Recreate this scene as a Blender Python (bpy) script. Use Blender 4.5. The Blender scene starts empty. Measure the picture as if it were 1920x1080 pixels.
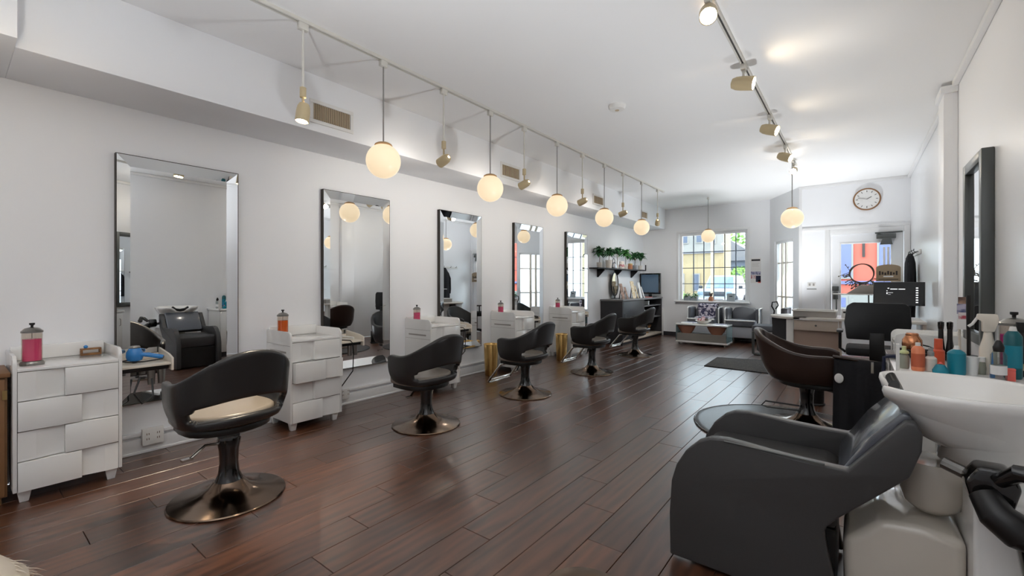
import bpy, bmesh, math, random
from mathutils import Vector, Matrix
random.seed(7)
PI = math.pi
S = bpy.context.scene
C = S.collection

# ------------------------------------------------------------------ camera
cam_d = bpy.data.cameras.new('camera')
cam = bpy.data.objects.new('camera', cam_d); C.objects.link(cam)
cam_d.sensor_width = 36.0
cam_d.lens = 830.0 / 1920.0 * 36.0
cam_d.shift_y = -10.0 / 1920.0
cam_d.clip_start = 0.03; cam_d.clip_end = 300
cam.location = (0, 0, 1.22)
cam.rotation_euler = (PI / 2, 0, math.atan2(645.0, 830.0))
S.camera = cam
# ------------------------------------------------------------------ world, sun, exposure
W = bpy.data.worlds.new('sky'); S.world = W; W.use_nodes = True
bg = W.node_tree.nodes['Background']
bg.inputs[0].default_value = (0.80, 0.90, 1.0, 1); bg.inputs[1].default_value = 1.6
sun_d = bpy.data.lights.new('sun', 'SUN'); sun_d.energy = 2.0; sun_d.angle = 0.02; sun_d.color = (1, .95, .86)
sun = bpy.data.objects.new('sun', sun_d); C.objects.link(sun)
sun.rotation_euler = Vector((-0.9, 0.14, -0.75)).to_track_quat('-Z', 'Y').to_euler()
vs = S.view_settings
vs.view_transform = 'Standard'; vs.look = 'None'; vs.exposure = 1.75; vs.gamma = 1.0; vs.use_curve_mapping = False
S.cycles.use_denoising = True
S.cycles.caustics_reflective = False; S.cycles.caustics_refractive = False
S.cycles.max_bounces = 10; S.cycles.diffuse_bounces = 6; S.cycles.glossy_bounces = 6
S.cycles.transparent_max_bounces = 16
S.cycles.sample_clamp_indirect = 6.0
SPOT_W = 3.6          # wall spots on the left track
SPOT_R = 1.6          # spots on the right track
FILL_BACK, FILL_DESK, FILL_MID, FILL_WASH = 140.0, 72.0, 18.0, 36.0   # added fill uplighters
GLOBE_E = 0.23          # opal globes

# ------------------------------------------------------------------ helpers
def lin(c):
    return tuple(((v / 255.0) / 12.92 if v / 255.0 <= .04045 else (((v / 255.0) + .055) / 1.055) ** 2.4) for v in c)
MATS = {}
def M(name, col, rough=.5, metal=0.0, bump=None, coat=0.0, spec=.5, var=None, trans=0.0, emit=None, ior=1.45):
    m = bpy.data.materials.new(name); m.use_nodes = True
    nt = m.node_tree; b = nt.nodes['Principled BSDF']
    c = lin(col) + (1,)
    b.inputs['Base Color'].default_value = c
    b.inputs['Roughness'].default_value = rough; b.inputs['Metallic'].default_value = metal
    b.inputs['Specular IOR Level'].default_value = spec; b.inputs['Coat Weight'].default_value = coat
    b.inputs['Coat Roughness'].default_value = .08
    b.inputs['Transmission Weight'].default_value = trans; b.inputs['IOR'].default_value = ior
    if emit:
        b.inputs['Emission Color'].default_value = lin(emit[0]) + (1,); b.inputs['Emission Strength'].default_value = emit[1]
    tc = nt.nodes.new('ShaderNodeTexCoord')
    if var:                                   # (scale, amount, second colour)
        n = nt.nodes.new('ShaderNodeTexNoise'); n.inputs['Scale'].default_value = var[0]; n.inputs['Detail'].default_value = 4
        nt.links.new(tc.outputs['Object'], n.inputs['Vector'])
        r = nt.nodes.new('ShaderNodeValToRGB'); r.color_ramp.elements[0].position = .5 - var[1]; r.color_ramp.elements[1].position = .5 + var[1]
        r.color_ramp.elements[0].color = c; r.color_ramp.elements[1].color = lin(var[2]) + (1,)
        nt.links.new(n.outputs['Fac'], r.inputs['Fac']); nt.links.new(r.outputs['Color'], b.inputs['Base Color'])
    if bump:                                  # (scale, strength)
        n = nt.nodes.new('ShaderNodeTexNoise'); n.inputs['Scale'].default_value = bump[0]; n.inputs['Detail'].default_value = 3
        nt.links.new(tc.outputs['Object'], n.inputs['Vector'])
        bp = nt.nodes.new('ShaderNodeBump'); bp.inputs['Strength'].default_value = bump[1]; bp.inputs['Distance'].default_value = .01
        nt.links.new(n.outputs['Fac'], bp.inputs['Height']); nt.links.new(bp.outputs['Normal'], b.inputs['Normal'])
    MATS[name] = m
    return m
def glass_mat(name, tint, gloss=.08):
    m = bpy.data.materials.new(name); m.use_nodes = True; nt = m.node_tree
    for n in list(nt.nodes): nt.nodes.remove(n)
    o = nt.nodes.new('ShaderNodeOutputMaterial'); t = nt.nodes.new('ShaderNodeBsdfTransparent'); g = nt.nodes.new('ShaderNodeBsdfGlossy')
    mx = nt.nodes.new('ShaderNodeMixShader'); fc = nt.nodes.new('ShaderNodeLayerWeight'); fc.inputs['Blend'].default_value = .5; pw = nt.nodes.new('ShaderNodeMath'); pw.operation = 'POWER'; pw.inputs[1].default_value = 5.0
    nt.links.new(fc.outputs['Facing'], pw.inputs[0]); lw = nt.nodes.new('ShaderNodeMath'); lw.operation = 'MULTIPLY_ADD'; lw.inputs[1].default_value = .7; lw.inputs[2].default_value = .04
    nt.links.new(pw.outputs[0], lw.inputs[0])
    t.inputs[0].default_value = lin(tint) + (1,); g.inputs['Roughness'].default_value = .02
    nt.links.new(lw.outputs[0], mx.inputs[0]); nt.links.new(t.outputs[0], mx.inputs[1]); nt.links.new(g.outputs[0], mx.inputs[2])
    nt.links.new(mx.outputs[0], o.inputs[0]); MATS[name] = m
    return m

class MB:
    def __init__(s): s.v = []; s.f = []
    def add(s, vs, fs):
        k = len(s.v); s.v += [tuple(p) for p in vs]; s.f += [tuple(i + k for i in q) for q in fs]; return s
    def box(s, x0, x1, y0, y1, z0, z1):
        x0, x1 = min(x0, x1), max(x0, x1); y0, y1 = min(y0, y1), max(y0, y1); z0, z1 = min(z0, z1), max(z0, z1)
        return s.add([(x0,y0,z0),(x1,y0,z0),(x1,y1,z0),(x0,y1,z0),(x0,y0,z1),(x1,y0,z1),(x1,y1,z1),(x0,y1,z1)],
                     [(0,3,2,1),(4,5,6,7),(0,1,5,4),(1,2,6,5),(2,3,7,6),(3,0,4,7)])
    def hexa(s, p):                            # 8 corners, bottom ring ccw then top ring
        return s.add(p, [(0,3,2,1),(4,5,6,7),(0,1,5,4),(1,2,6,5),(2,3,7,6),(3,0,4,7)])
    def cone(s, p0, p1, r0, r1, n=20, caps=True):
        p0 = Vector(p0); p1 = Vector(p1); d = (p1 - p0).normalized()
        a = d.orthogonal().normalized(); b = d.cross(a)
        vs = []
        for p, r in ((p0, r0), (p1, r1)):
            for i in range(n):
                t = 2 * PI * i / n; vs.append(p + a * (r * math.cos(t)) + b * (r * math.sin(t)))
        fs = [(i, (i + 1) % n, n + (i + 1) % n, n + i) for i in range(n)]
        if caps: fs += [tuple(range(n - 1, -1, -1)), tuple(range(n, 2 * n))]
        return s.add(vs, fs)
    def lathe(s, prof, c=(0, 0, 0), n=28, sx=1, sy=1, cap=True):   # prof: list of (r, z), bottom to top
        vs = []
        for r, z in prof:
            for i in range(n):
                t = 2 * PI * i / n; vs.append((c[0] + sx * r * math.cos(t), c[1] + sy * r * math.sin(t), c[2] + z))
        fs = []
        for k in range(len(prof) - 1):
            for i in range(n):
                j = (i + 1) % n; fs.append((k * n + i, k * n + j, (k + 1) * n + j, (k + 1) * n + i))
        if cap:
            fs.append(tuple(range(n - 1, -1, -1))); m = (len(prof) - 1) * n; fs.append(tuple(range(m, m + n)))
        return s.add(vs, fs)
    def tube(s, pts, r, n=8, rs=None, closed=False):
        pts = [Vector(p) for p in pts]; k = len(pts); vs = []; prev = None
        for i, p in enumerate(pts):
            if closed: d = pts[(i + 1) % k] - pts[i - 1]
            else: d = pts[min(i + 1, k - 1)] - pts[max(i - 1, 0)]
            d.normalize()
            a = d.orthogonal().normalized() if prev is None else (prev - d * prev.dot(d)).normalized()
            prev = a; b = d.cross(a); rr = rs[i] if rs else r
            for j in range(n):
                t = 2 * PI * j / n; vs.append(p + a * (rr * math.cos(t)) + b * (rr * math.sin(t)))
        fs = []
        for i in range(k if closed else k - 1):
            i2 = (i + 1) % k
            for j in range(n):
                j2 = (j + 1) % n; fs.append((i * n + j, i * n + j2, i2 * n + j2, i2 * n + j))
        if not closed: fs += [tuple(range(n - 1, -1, -1)), tuple(range((k - 1) * n, k * n))]
        return s.add(vs, fs)
    def prism(s, poly, a, b, axis='y'):        # poly in the two other axes (x,z / y,z / x,y)
        n = len(poly)
        def P(u, v, w): return (u, w, v) if axis == 'y' else ((w, u, v) if axis == 'x' else (u, v, w))
        vs = [P(u, v, a) for u, v in poly] + [P(u, v, b) for u, v in poly]
        fs = [(i, (i + 1) % n, n + (i + 1) % n, n + i) for i in range(n)] + [tuple(range(n - 1, -1, -1)), tuple(range(n, 2 * n))]
        return s.add(vs, fs)
    def sphere(s, c, r, n=24, m=14, sz=1, sx=1, sy=1):
        prof = [(max(1e-4, r * math.sin(PI * i / m)), -sz * r * math.cos(PI * i / m)) for i in range(m + 1)]
        return s.lathe(prof, c, n, sx, sy)
    def build(s, name, mat, parent=None, bevel=0.0, seg=2, sharp=35, smooth=True, sub=0):
        me = bpy.data.meshes.new(name); me.from_pydata(s.v, [], s.f)
        bm = bmesh.new(); bm.from_mesh(me)
        bmesh.ops.recalc_face_normals(bm, faces=bm.faces[:])
        if bevel > 0:
            ed = [e for e in bm.edges if e.is_manifold and e.calc_face_angle(0) > .4]
            bmesh.ops.bevel(bm, geom=ed, offset=bevel, segments=seg, profile=.5, affect='EDGES', clamp_overlap=True)
        bm.to_mesh(me); bm.free()
        if smooth:
            me.polygons.foreach_set('use_smooth', [True] * len(me.polygons)); me.set_sharp_from_angle(angle=math.radians(sharp))
        if mat: me.materials.append(MATS[mat] if isinstance(mat, str) else mat)
        o = bpy.data.objects.new(name, me); C.objects.link(o)
        if parent: o.parent = parent
        if sub:
            md = o.modifiers.new('sub', 'SUBSURF'); md.levels = sub; md.render_levels = sub
        return o
def box(*a): return MB().box(*a)
def thing(name, label, cat, loc=(0, 0, 0), rz=0.0, group=None):
    o = bpy.data.objects.new(name, None); C.objects.link(o); o.empty_display_size = .1
    o.location = loc; o.rotation_euler = (0, 0, rz); o['label'] = label; o['category'] = cat
    if group: o['group'] = group
    return o
def tag(o, label, cat, group=None):
    o['label'] = label; o['category'] = cat
    if group: o['group'] = group
    return o
def struct(o, label=None):
    o['kind'] = 'structure'
    if label: o['label'] = label
    return o
def copy_tree(o, parent=None):
    c = o.copy(); C.objects.link(c); c.parent = parent
    for ch in list(o.children): copy_tree(ch, c)
    return c
def arc(cx, cy, r, a0, a1, n=8):
    return [(cx + r * math.cos(a0 + (a1 - a0) * i / n), cy + r * math.sin(a0 + (a1 - a0) * i / n)) for i in range(n + 1)]
def light(name, kind, parent, loc, target=None, **kw):
    d = bpy.data.lights.new(name, kind)
    for k, v in kw.items(): setattr(d, k, v)
    o = bpy.data.objects.new(name, d); C.objects.link(o); o.parent = parent; o.location = loc
    if target is not None: o.rotation_euler = (Vector(target) - Vector(loc)).to_track_quat('-Z', 'Y').to_euler()
    return o

# ------------------------------------------------------------------ materials
M('wall', (242, 243, 245), .55, bump=(6, .04), spec=.3)
M('wall_gloss', (242, 243, 245), .30, bump=(3, .05), spec=.5)
M('ceiling', (244, 244, 244), .6, bump=(2.5, .05), spec=.3)
M('trim', (236, 236, 236), .35)
M('subfloor', (20, 14, 11), .8)
M('white_lacquer', (236, 235, 232), .16, coat=.6)
M('white_plain', (232, 231, 228), .4)
M('cream', (226, 217, 203), .35)
M('black_vinyl', (64, 63, 63), .36, bump=(60, .05), spec=.45)
M('chair_vinyl', (42, 41, 41), .30, bump=(60, .05), spec=.5)
M('brown_vinyl', (52, 36, 30), .30, bump=(60, .05), spec=.5)
M('seat_vinyl', (150, 141, 131), .28, bump=(40, .04))
M('grey_pad', (70, 74, 82), .18, bump=(25, .06), spec=.9, coat=.5)
M('chrome', (205, 203, 198), .12, 1.0)
M('steel', (150, 148, 144), .28, 1.0)
M('base_metal', (112, 94, 80), .16, 1.0)
M('black_plastic', (22, 21, 21), .35)
M('black_gloss', (14, 13, 13), .10, coat=.6)
M('black_matte', (26, 27, 29), .75)
M('mirror', (238, 240, 241), .0, 1.0)
M('mirror_back', (50, 44, 38), .5)
M('pewter', (92, 95, 94), .32, .35)
M('rod_white', (214, 211, 203), .45)
M('rod_grey', (150, 148, 145), .4, .3)
M('spot_cream', (196, 178, 142), .42)
M('globe', (204, 192, 172), .3, emit=((255, 228, 188), GLOBE_E))
M('globe_cap', (196, 158, 112), .35, .4)
M('bulb', (255, 244, 225), .3, emit=((255, 238, 210), 30.0))
M('vent_dark', (104, 86, 66), .6)
M('vent_slat', (196, 178, 152), .5)
M('track_slot', (70, 70, 70), .6)
M('pink_liquid', (255, 100, 158), .12)
M('orange_liquid', (255, 122, 50), .12)
M('gold', (218, 178, 112), .28, 1.0, bump=(50, .25))
M('copper', (198, 128, 84), .25, .7)
M('dark_cabinet', (46, 45, 48), .4)
M('cabinet_top', (122, 121, 123), .35)
M('shelf_black', (30, 29, 30), .5)
M('leaf', (46, 110, 54), .45, var=(9, .25, (92, 158, 78)))
M('leaf_dark', (30, 70, 42), .45, var=(9, .25, (66, 122, 70)))
M('stem', (86, 66, 44), .7)
M('pot_white', (222, 216, 208), .4)
M('pot_terracotta', (178, 120, 88), .6)
M('pot_grey', (150, 154, 160), .5)
M('silver', (196, 198, 202), .2, .9)
M('screen_tv', (86, 112, 136), .12, coat=.5)
M('screen_dark', (34, 37, 42), .18)
M('screen_text', (215, 218, 222), .5, emit=((215, 218, 222), .5))
M('grey_fabric', (92, 94, 100), .75, bump=(120, .2))
M('grey_fabric_light', (168, 170, 176), .7, bump=(120, .2))
M('pattern_fabric', (214, 208, 218), .8, var=(26, .06, (58, 56, 84)))
M('basket', (150, 104, 84), .55, bump=(90, .4))
M('basket_white', (222, 216, 208), .5)
M('taupe_panel', (138, 134, 128), .45)
M('glass_edge', (150, 176, 178), .1, trans=.5)
M('paper_red', (176, 70, 84), .6, var=(30, .08, (224, 214, 214)))
M('paper_white', (232, 230, 228), .6)
M('paper_tan', (206, 176, 120), .6, var=(24, .1, (236, 224, 202)))
M('paper_skin', (196, 160, 138), .6, var=(22, .12, (96, 74, 66)))
M('paper_blue', (60, 72, 118), .6, var=(26, .1, (190, 186, 206)))
M('desk_beige', (206, 192, 178), .4)
M('desk_panel', (178, 156, 142), .45)
M('desk_grey', (160, 155, 150), .5)
M('desk_top', (226, 221, 214), .3)
M('mat_black', (46, 46, 48), .30, bump=(70, .10), spec=.6)
M('rug', (62, 60, 60), .95, var=(60, .2, (96, 92, 88)), bump=(220, .5))
M('teal', (22, 128, 148), .3)
M('teal_dark', (10, 92, 100), .28)
M('bottle_black', (26, 28, 32), .3)
M('bottle_orange', (232, 138, 98), .35)
M('bottle_red', (214, 92, 62), .35)
M('bottle_white', (228, 219, 208), .35)
M('bottle_green', (206, 216, 160), .35)
M('bottle_grey', (150, 152, 138), .35)
M('coral', (240, 112, 100), .4)
M('magenta_liquid', (232, 50, 178), .15, trans=.3)
M('navy', (28, 34, 58), .7)
M('rose_gold', (206, 140, 100), .2, .9)
M('blue_plastic', (44, 128, 200), .25, coat=.4)
M('grey_plastic', (150, 152, 150), .4)
M('wood', (164, 116, 66), .5, var=(14, .2, (110, 74, 40)))
M('wood_tan', (150, 110, 74), .5, var=(6, .3, (120, 84, 54)))
M('tag_label', (190, 96, 66), .5)
M('ceramic', (232, 230, 226), .10, coat=.7)
M('unit_cream', (204, 196, 184), .12, coat=.7)
M('fur', (228, 214, 194), .7)
M('coat_cloth', (24, 24, 28), .85, bump=(30, .3))
M('wicker_dark', (84, 72, 62), .7)
M('sign_board', (158, 138, 112), .6)
M('sign_dark', (52, 44, 40), .6)
M('leaf_wreath', (92, 84, 72), .6)
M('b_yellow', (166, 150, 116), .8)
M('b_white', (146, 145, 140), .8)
M('b_red', (206, 100, 82), .8)
M('b_beige', (160, 148, 122), .8)
M('b_window', (82, 92, 110), .2)
M('b_glassblue', (104, 112, 158), .25)
M('b_grey', (104, 114, 128), .7)
M('roof', (120, 122, 128), .8)
M('asphalt', (150, 152, 156), .9)
M('pavement', (186, 184, 178), .9)
M('car_white', (164, 170, 178), .2, coat=.8)
M('car_dark', (46, 52, 60), .2)
M('car_glass', (110, 130, 146), .08)
M('tyre', (28, 28, 30), .8)
M('pole_tan', (168, 156, 138), .7)
M('tree_green', (78, 128, 62), .7, var=(3, .2, (140, 176, 88)))
M('planter', (150, 160, 166), .5)
M('brass', (176, 150, 100), .3, .9)
glass_mat('glass', (246, 250, 250))
glass_mat('jar_glass', (244, 240, 236))
glass_mat('clear_plastic', (224, 228, 226))

# plank material: dark walnut with grain that runs along the board, each board its own tone
def plank_material():
    m = bpy.data.materials.new('plank'); m.use_nodes = True; nt = m.node_tree; b = nt.nodes['Principled BSDF']
    N = nt.nodes.new; L = nt.links.new
    tc = N('ShaderNodeTexCoord'); oi = N('ShaderNodeObjectInfo')
    mul = N('ShaderNodeVectorMath'); mul.operation = 'MULTIPLY'; mul.inputs[1].default_value = (9, 1.3, 9)
    L(tc.outputs['Object'], mul.inputs[0])
    sc = N('ShaderNodeMath'); sc.operation = 'MULTIPLY'; sc.inputs[1].default_value = 37.0; L(oi.outputs['Random'], sc.inputs[0])
    ad = N('ShaderNodeVectorMath'); ad.operation = 'ADD'; L(mul.outputs[0], ad.inputs[0]); L(sc.outputs[0], ad.inputs[1])
    n1 = N('ShaderNodeTexNoise'); n1.inputs['Scale'].default_value = 1.6; n1.inputs['Detail'].default_value = 5; n1.inputs['Distortion'].default_value = 1.4
    L(ad.outputs[0], n1.inputs['Vector'])
    wv = N('ShaderNodeTexWave'); wv.bands_direction = 'X'; wv.inputs['Scale'].default_value = .55; wv.inputs['Distortion'].default_value = 9.0
    wv.inputs['Detail'].default_value = 3; wv.inputs['Detail Scale'].default_value = 1.2; L(ad.outputs[0], wv.inputs['Vector'])
    mx = N('ShaderNodeMixRGB'); mx.blend_type = 'MIX'; mx.inputs[0].default_value = .22
    L(n1.outputs['Fac'], mx.inputs[1]); L(wv.outputs['Fac'], mx.inputs[2])
    rp = N('ShaderNodeValToRGB'); e = rp.color_ramp.elements
    e[0].position = .25; e[0].color = lin((52, 31, 20)) + (1,); e[1].position = .8; e[1].color = lin((108, 68, 47)) + (1,)
    L(mx.outputs[0], rp.inputs['Fac'])
    hs = N('ShaderNodeHueSaturation'); mr = N('ShaderNodeMapRange'); mr.inputs[3].default_value = .72; mr.inputs[4].default_value = 1.22
    L(oi.outputs['Random'], mr.inputs[0]); L(mr.outputs[0], hs.inputs['Value']); L(rp.outputs[0], hs.inputs['Color'])
    L(hs.outputs[0], b.inputs['Base Color'])
    rr = N('ShaderNodeMapRange'); rr.inputs[3].default_value = .26; rr.inputs[4].default_value = .40
    L(mx.outputs[0], rr.inputs[0]); L(rr.outputs[0], b.inputs['Roughness'])
    n2 = N('ShaderNodeTexNoise'); n2.inputs['Scale'].default_value = .9; n2.inputs['Detail'].default_value = 2; L(ad.outputs[0], n2.inputs['Vector'])
    bp = N('ShaderNodeBump'); bp.inputs['Strength'].default_value = .10; bp.inputs['Distance'].default_value = .006
    L(n2.outputs['Fac'], bp.inputs['Height']); L(bp.outputs[0], b.inputs['Normal'])
    b.inputs['Specular IOR Level'].default_value = .4; b.inputs['Coat Weight'].default_value = .9; b.inputs['Coat Roughness'].default_value = .28
    MATS['plank'] = m
plank_material()

# ------------------------------------------------------------------ room
XL, XR, ZC, YB, YW, YD = -4.051, .675, 2.91, -2.6, 10.35, 9.30
XA, XB = -1.386, -.80                     # the angled wall runs from (XA,YW) to (XB,YD)
fl = struct(box(XL, XR, YB, YW, -.06, -.008).build('floor', 'subfloor'), 'dark brown wood plank floor')
pm = {}
def plank_mesh(w, l):
    k = (round(w, 3), round(l, 3))
    if k not in pm:
        g = .0013; c = .0015; x = w / 2 - g; y = l / 2 - g
        v = [(-x, -y, -.008), (x, -y, -.008), (x, y, -.008), (-x, y, -.008), (-x, -y, -c), (x, -y, -c), (x, y, -c), (-x, y, -c),
             (-x + c, -y + c, 0), (x - c, -y + c, 0), (x - c, y - c, 0), (-x + c, y - c, 0)]
        f = [(0,1,5,4),(1,2,6,5),(2,3,7,6),(3,0,4,7),(4,5,9,8),(5,6,10,9),(6,7,11,10),(7,4,8,11),(8,9,10,11)]
        me = bpy.data.meshes.new('floor_plank'); me.from_pydata(v, [], f); me.materials.append(MATS['plank']); pm[k] = me
    return pm[k]
PW, PL, ST = .1806, 1.17, -.2925
r0 = math.floor((XL + 1.913) / PW)
for r in range(r0, 16):
    xa = max(XL, -1.913 + PW * r); xb = min(XR, -1.913 + PW * (r + 1))
    if xb - xa < .01: continue
    yend = YW if (xa + xb) / 2 < -1.05 else YD + .02
    yj = 2.178 + ST * r
    k = math.floor((YB - yj) / PL)
    while yj + k * PL < yend:
        a = max(YB, yj + k * PL); b = min(yend, yj + (k + 1) * PL); k += 1
        if b - a < .03: continue
        o = bpy.data.objects.new('floor_plank', plank_mesh(xb - xa, b - a)); C.objects.link(o); o.parent = fl
        o.location = ((xa + xb) / 2, (a + b) / 2, random.uniform(-.0005, .0005))
struct(box(XL - .1, XR + .1, YB - .1, YW + .12, ZC, ZC + .1).build('ceiling', 'ceiling'), 'white painted plaster ceiling')
struct(box(XL - .1, XL, YB - .1, YW + .12, 0, ZC).build('wall_left', 'wall'), 'white wall behind the styling stations')
struct(box(XR, XR + .1, YB - .1, YD + .1, 0, ZC).build('wall_right', 'wall_gloss'), 'glossy white wall on the right')
struct(box(XL, XR, YB - .1, YB, 0, ZC).build('wall_back', 'wall'))
wx0, wx1, wz0, wz1 = -3.20, -1.80, .82, 2.34
m = MB(); m.box(XL, wx0, YW, YW + .12, 0, ZC); m.box(wx1, XA + .02, YW, YW + .12, 0, ZC)
m.box(wx0, wx1, YW, YW + .12, 0, wz0); m.box(wx0, wx1, YW, YW + .12, wz1, ZC)
struct(m.build('wall_far', 'wall', smooth=False), 'white wall around the front window')
dx0, dx1, dz1 = -.33, .60, 2.03
m = MB(); m.box(XB, dx0, YD, YD + .1, 0, ZC); m.box(dx1, XR, YD, YD + .1, 0, ZC); m.box(dx0, dx1, YD, YD + .1, dz1, ZC)
struct(m.build('wall_entrance', 'wall', smooth=False), 'white panelled wall around the entrance door')
# angled wall with sidelight, in its own frame (x along the wall, y outwards)
AL = math.hypot(XB - XA, YW - YD); aa = math.atan2(YD - YW, XB - XA)
s0, s1, sz0, sz1 = .22, .98, .45, 2.03
m = MB(); m.box(0, s0, 0, .1, 0, ZC); m.box(s1, AL, 0, .1, 0, ZC); m.box(s0, s1, 0, .1, 0, sz0); m.box(s0, s1, 0, .1, sz1, ZC)
wa = struct(m.build('wall_angled', 'wall', smooth=False), 'narrow angled wall with a sidelight window')
wa.location = (XA, YW, 0); wa.rotation_euler = (0, 0, aa)
# soffit along the left wall, deeper beam at its near end, right wall pilaster and crown
struct(box(XL, -3.471, .233, 10.2, 2.451, ZC).build('trim_1', 'wall', bevel=.004), 'boxed white soffit running above the mirrors')
struct(box(XL, -3.336, YB, .233, 2.451, ZC).build('trim_2', 'wall', bevel=.004), 'deeper white boxed beam at the near end of the soffit')
m = MB(); m.box(.585, XR, 5.21, 5.50, 0, ZC - .09); m.box(.565, XR, 5.19, 5.52, ZC - .09, ZC - .03)
struct(m.build('trim_3', 'wall_gloss', bevel=.006), 'white pilaster on the right wall')
m = MB(); m.box(.635, XR, YB, 5.19, ZC - .045, ZC); m.box(.635, XR, 5.52, YD, ZC - .045, ZC)
struct(m.build('trim_4', 'trim', bevel=.008), 'thin white crown strip along the right wall')
m = MB()
for x0, x1, z0, z1 in ((XB, XR, ZC - .05, ZC - .0005), (XB + .05, XR - .0005, 2.12, 2.17), (XB, XB + .05, 0, ZC - .05), (dx0 - .09, dx0 - .02, 0, 2.12), (dx1, dx1 + .07, 0, 2.12)):
    m.box(x0, x1, YD - .018, YD - .0005, z0, z1)
m.box(dx0 - .02, dx1, YD - .012, YD - .0005, dz1, 2.12)
struct(m.build('trim_5', 'trim', bevel=.004), 'white battens framing the entrance wall')
m = MB(); m.box(XL, XL + .022, .70, 7.85, 0, .105); m.box(XL, XL + .03, .70, 7.85, 0, .02); m.box(XL, XL + .028, .70, 7.85, .125, .15)
struct(m.build('baseboard_left', 'trim', bevel=.004), 'white baseboard with a cable strip above it')
struct(box(XL + .5, XA, YW - .015, YW, 0, .09).build('baseboard_far', 'dark_cabinet'), 'dark baseboard under the window')

# ------------------------------------------------------------------ window_1 with 24 panes
win = bpy.data.objects.new('window_1', None); C.objects.link(win); win.location = (0, YW, 0); struct(win, 'white framed front window of small panes')
m = MB()
for x0, x1, z0, z1 in ((wx0, wx0 + .06, wz0 + .03, wz1 - .06), (wx1 - .05, wx1, wz0 + .03, wz1 - .06), (wx0, wx1, wz1 - .06, wz1), (wx0, wx1, wz0, wz0 + .03)):
    m.box(x0, x1, .05, .11, z0, z1)
m.build('window_frame', 'trim', win, bevel=.004)
m = MB(); m.box(wx0 - .05, wx0, -.018, -.0005, wz0 + .001, wz1); m.box(wx1, wx1 + .05, -.018, -.0005, wz0 + .001, wz1); m.box(wx0 - .05, wx1 + .05, -.018, -.0005, wz1, wz1 + .05)
m.build('window_casing', 'trim', win, bevel=.004)
box(wx0 - .08, wx1 + .06, -.10, .06, wz0 - .035, wz0).build('window_sill', 'trim', win, bevel=.006)
cols = [wx0 + .06, -2.90, -2.68, -2.475, -2.25, -2.03, wx1 - .05]; rows = [wz0 + .03, 1.195, 1.55, 1.905, wz1 - .06]
for x in cols[1:-1]: box(x - .009, x + .009, .07, .09, rows[0], rows[-1]).build('muntin', 'b_grey', win)
for z in rows[1:-1]: box(cols[0], cols[-1], .071, .089, z - .008, z + .008).build('muntin', 'b_grey', win)
for i in range(6):
    for j in range(4):
        box(cols[i] + .009, cols[i + 1] - .009, .078, .082, rows[j] + .008, rows[j + 1] - .008).build('pane', 'glass', win, smooth=False)
# sidelight
w2 = bpy.data.objects.new('window_2', None); C.objects.link(w2); struct(w2, 'tall narrow sidelight window with cream bars')
w2.location = (XA, YW, 0); w2.rotation_euler = (0, 0, aa)
m = MB()
for x0, x1, z0, z1 in ((s0, s0 + .05, sz0 + .05, sz1 - .05), (s1 - .05, s1, sz0 + .05, sz1 - .05), (s0, s1, sz1 - .05, sz1), (s0, s1, sz0, sz0 + .05)): m.box(x0, x1, .02, .09, z0, z1)
m.build('window_frame', 'trim', w2, bevel=.004)
sc_ = [s0 + .05, .46, .62, s1 - .05]; sr = [sz0 + .05, .95, 1.60, sz1 - .05]
for x in sc_[1:-1]: box(x - .03, x + .03, .03, .07, sr[0], sr[-1]).build('muntin', 'cream', w2, bevel=.003)
for z in sr[1:-1]: box(sc_[0], sc_[-1], .035, .065, z - .014, z + .014).build('muntin', 'cream', w2, bevel=.003)
for i in range(3):
    for j in range(3): box(sc_[i], sc_[i + 1], .048, .052, sr[j], sr[j + 1]).build('pane', 'glass', w2, smooth=False)
# door
dr = bpy.data.objects.new('door_1', None); C.objects.link(dr); dr.location = (0, YD, 0); struct(dr, 'white entrance door with a large glass pane')
gx0, gx1, gz0, gz1 = -.20, .44, .62, 1.87
m = MB()
for x0, x1, z0, z1 in ((dx0 + .005, gx0, .01, dz1 - .005), (gx1, dx1 - .005, .01, dz1 - .005), (gx0, gx1, .01, gz0), (gx0, gx1, gz1, dz1 - .005)): m.box(x0, x1, .02, .065, z0, z1)
m.build('door_leaf', 'wall', dr, smooth=False)
box(gx0, gx1, .04, .046, gz0, gz1).build('pane', 'glass', dr, smooth=False)
m = MB()
for x0, x1, z0, z1 in ((gx0 - .02, gx0, gz0 - .02, gz1 + .02), (gx1, gx1 + .02, gz0 - .02, gz1 + .02), (gx0, gx1, gz0 - .02, gz0), (gx0, gx1, gz1, gz1 + .02)): m.box(x0, x1, .012, .022, z0, z1)
m.build('glazing_bead', 'trim', dr)
box(dx0 + .01, dx0 + .10, -.03, .02, 1.08, 1.16).build('lock', 'pewter', dr, bevel=.006)
box(dx0 + .02, dx0 + .09, -.045, .02, .94, 1.06).build('handle', 'pewter', dr, bevel=.006)
m = MB(); m.box(.26, .50, -.07, .02, 1.93, 2.0); m.tube([(.34, -.05, 1.99), (.24, -.09, 2.02), (.58, -.02, 2.03)], .012)
m.prism([(.30, 1.83), (.46, 1.83), (.44, 1.94), (.34, 1.94)], -.07, .0, 'y')
m.build('door_closer', 'pewter', dr, bevel=.006)

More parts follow.
